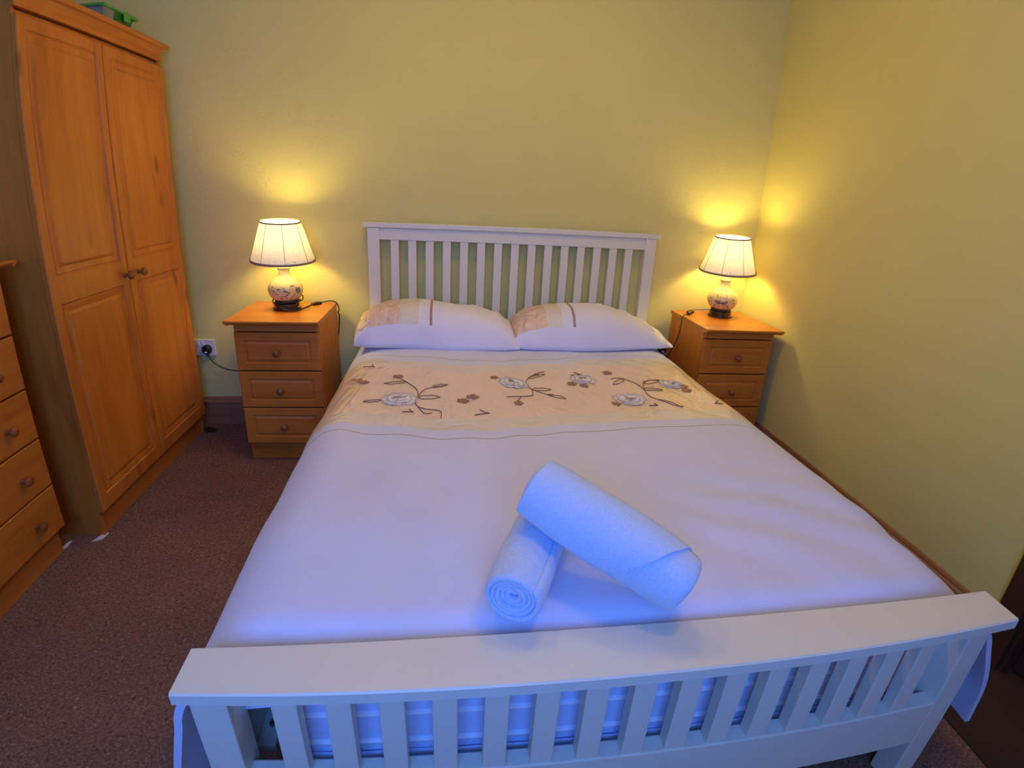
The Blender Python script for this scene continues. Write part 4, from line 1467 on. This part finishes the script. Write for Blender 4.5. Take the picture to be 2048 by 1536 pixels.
top.build('top', 'pine_y', ch)
zs = [0.108, 0.272, 0.441, 0.609, 0.784, 0.951]
for za, zb in zip(zs, zs[1:]):
    w_, h_ = CY1 - CY0 - 0.004, zb - za - 0.006
    d = panel_board((CXF, CY0 + 0.002, za + 0.003), (0, 1, 0), (0, 0, 1), (1, 0, 0), w_, h_, 0.019, [], []).build('drawer', 'pine_y', ch, merge=True)
    for ky in (CY1 - 0.125, CY0 + 0.125):
        knob((CXF, ky, (za + zb) / 2 - 0.005), 1, 'X', d)

# ------------------------------------------------------------------ odds and ends
# lidded plastic box on top of the wardrobe
gb = thing('storage_box', (-1.63, -0.42, 1.7938), 'small clear plastic box with a green lid on top of the wardrobe', 'storage box')
def tapered(x0, x1, y0, y1, z0, z1, k):
    mb = MB()
    lo_ = [(x0 + k, y0 + k), (x1 - k, y0 + k), (x1 - k, y1 - k), (x0 + k, y1 - k)]
    hi_ = [(x0, y0), (x1, y0), (x1, y1), (x0, y1)]
    for i in range(4):
        j = (i + 1) % 4
        mb.quad((*lo_[i], z0), (*lo_[j], z0), (*hi_[j], z1), (*hi_[i], z1))
    mb.quad(*[(*q, z0) for q in lo_[::-1]])
    mb.quad(*[(*q, z1) for q in hi_])
    return mb
tapered(-1.690, -1.568, -0.530, -0.452, 1.7940, 1.836, 0.006).build('clear_body', 'clear_body', gb)
tapered(-1.690, -1.568, -0.450, -0.322, 1.7940, 1.836, 0.010).build('green_body', 'green_body', gb)
lid = MB()
lid.box(-1.700, -1.558, -0.538, -0.296, 1.836, 1.847, 0.003)
lid.box(-1.680, -1.578, -0.515, -0.318, 1.845, 1.853, 0.003)
lid.build('lid', 'green_lid', gb)
MB().box(-1.562, -1.555, -0.405, -0.365, 1.812, 1.846, 0.0015).build('clip', 'green_lid', gb)
# paper wedges under the furniture
for (pts, lab) in (([(-1.618, -1.046), (-1.586, -1.034), (-1.584, -0.998), (-1.600, -0.995)], 'folded white paper wedge under the front corner of the wardrobe'),
                   ([(-1.706, -1.098), (-1.690, -1.094), (-1.694, -1.052), (-1.704, -1.056)], 'folded white paper wedge under the corner of the chest of drawers')):
    mb = MB()
    for lay in range(3):
        z = 0.0012 * lay
        k = 0.003 * lay
        q = [(x + k, y + k) for x, y in pts]
        mb.quad(*[(x, y, z + 0.0002) for x, y in q[::-1]])
        mb.quad(*[(x, y, z + 0.0011) for x, y in q])
        for i in range(4):
            j = (i + 1) % 4
            mb.quad((*q[i], z + 0.0002), (*q[j], z + 0.0002), (*q[j], z + 0.0011), (*q[i], z + 0.0011))
    o = mb.build('paper_wedge', 'paper', None, (pts[0][0], pts[0][1], 0))
    tag(o, lab, 'paper wedge', 'paper wedges')
# black strap lying on the carpet at the wardrobe's far corner
mb = MB()
P = []
ww = [0.012, 0.016, 0.020, 0.024, 0.024, 0.018, 0.010]
xs_ = [-1.640, -1.615, -1.590, -1.570, -1.550, -1.533, -1.520]
for top_ in (0, 1):
    for i, (x, wv) in enumerate(zip(xs_, ww)):
        hgt = (0.003 + 0.012 * math.sin(math.pi * i / 6)) if top_ else 0.0005
        yc = -0.085 - 0.004 * i
        mb.v += [(x, yc - wv, hgt * 0.55 if top_ else hgt), (x, yc, hgt), (x, yc + wv, hgt * 0.55 if top_ else hgt)]
nn = len(xs_)
for top_ in (0, 1):
    for i in range(nn - 1):
        for k in range(2):
            a = top_ * nn * 3 + i * 3 + k
            mb.f.append((a, a + 1, a + 4, a + 3))
for i in range(nn - 1):
    for k in (0, 2):
        a = i * 3 + k
        mb.f.append((a, a + 3, a + 3 + nn * 3, a + nn * 3))
for i in (0, nn - 1):
    for k in range(2):
        a = i * 3 + k
        mb.f.append((a, a + 1, a + 1 + nn * 3, a + nn * 3))
tag(mb.build('black_strap', 'black', None, (-1.58, -0.1, 0), smooth=True), 'small black strap end lying on the carpet by the wardrobe foot', 'strap')
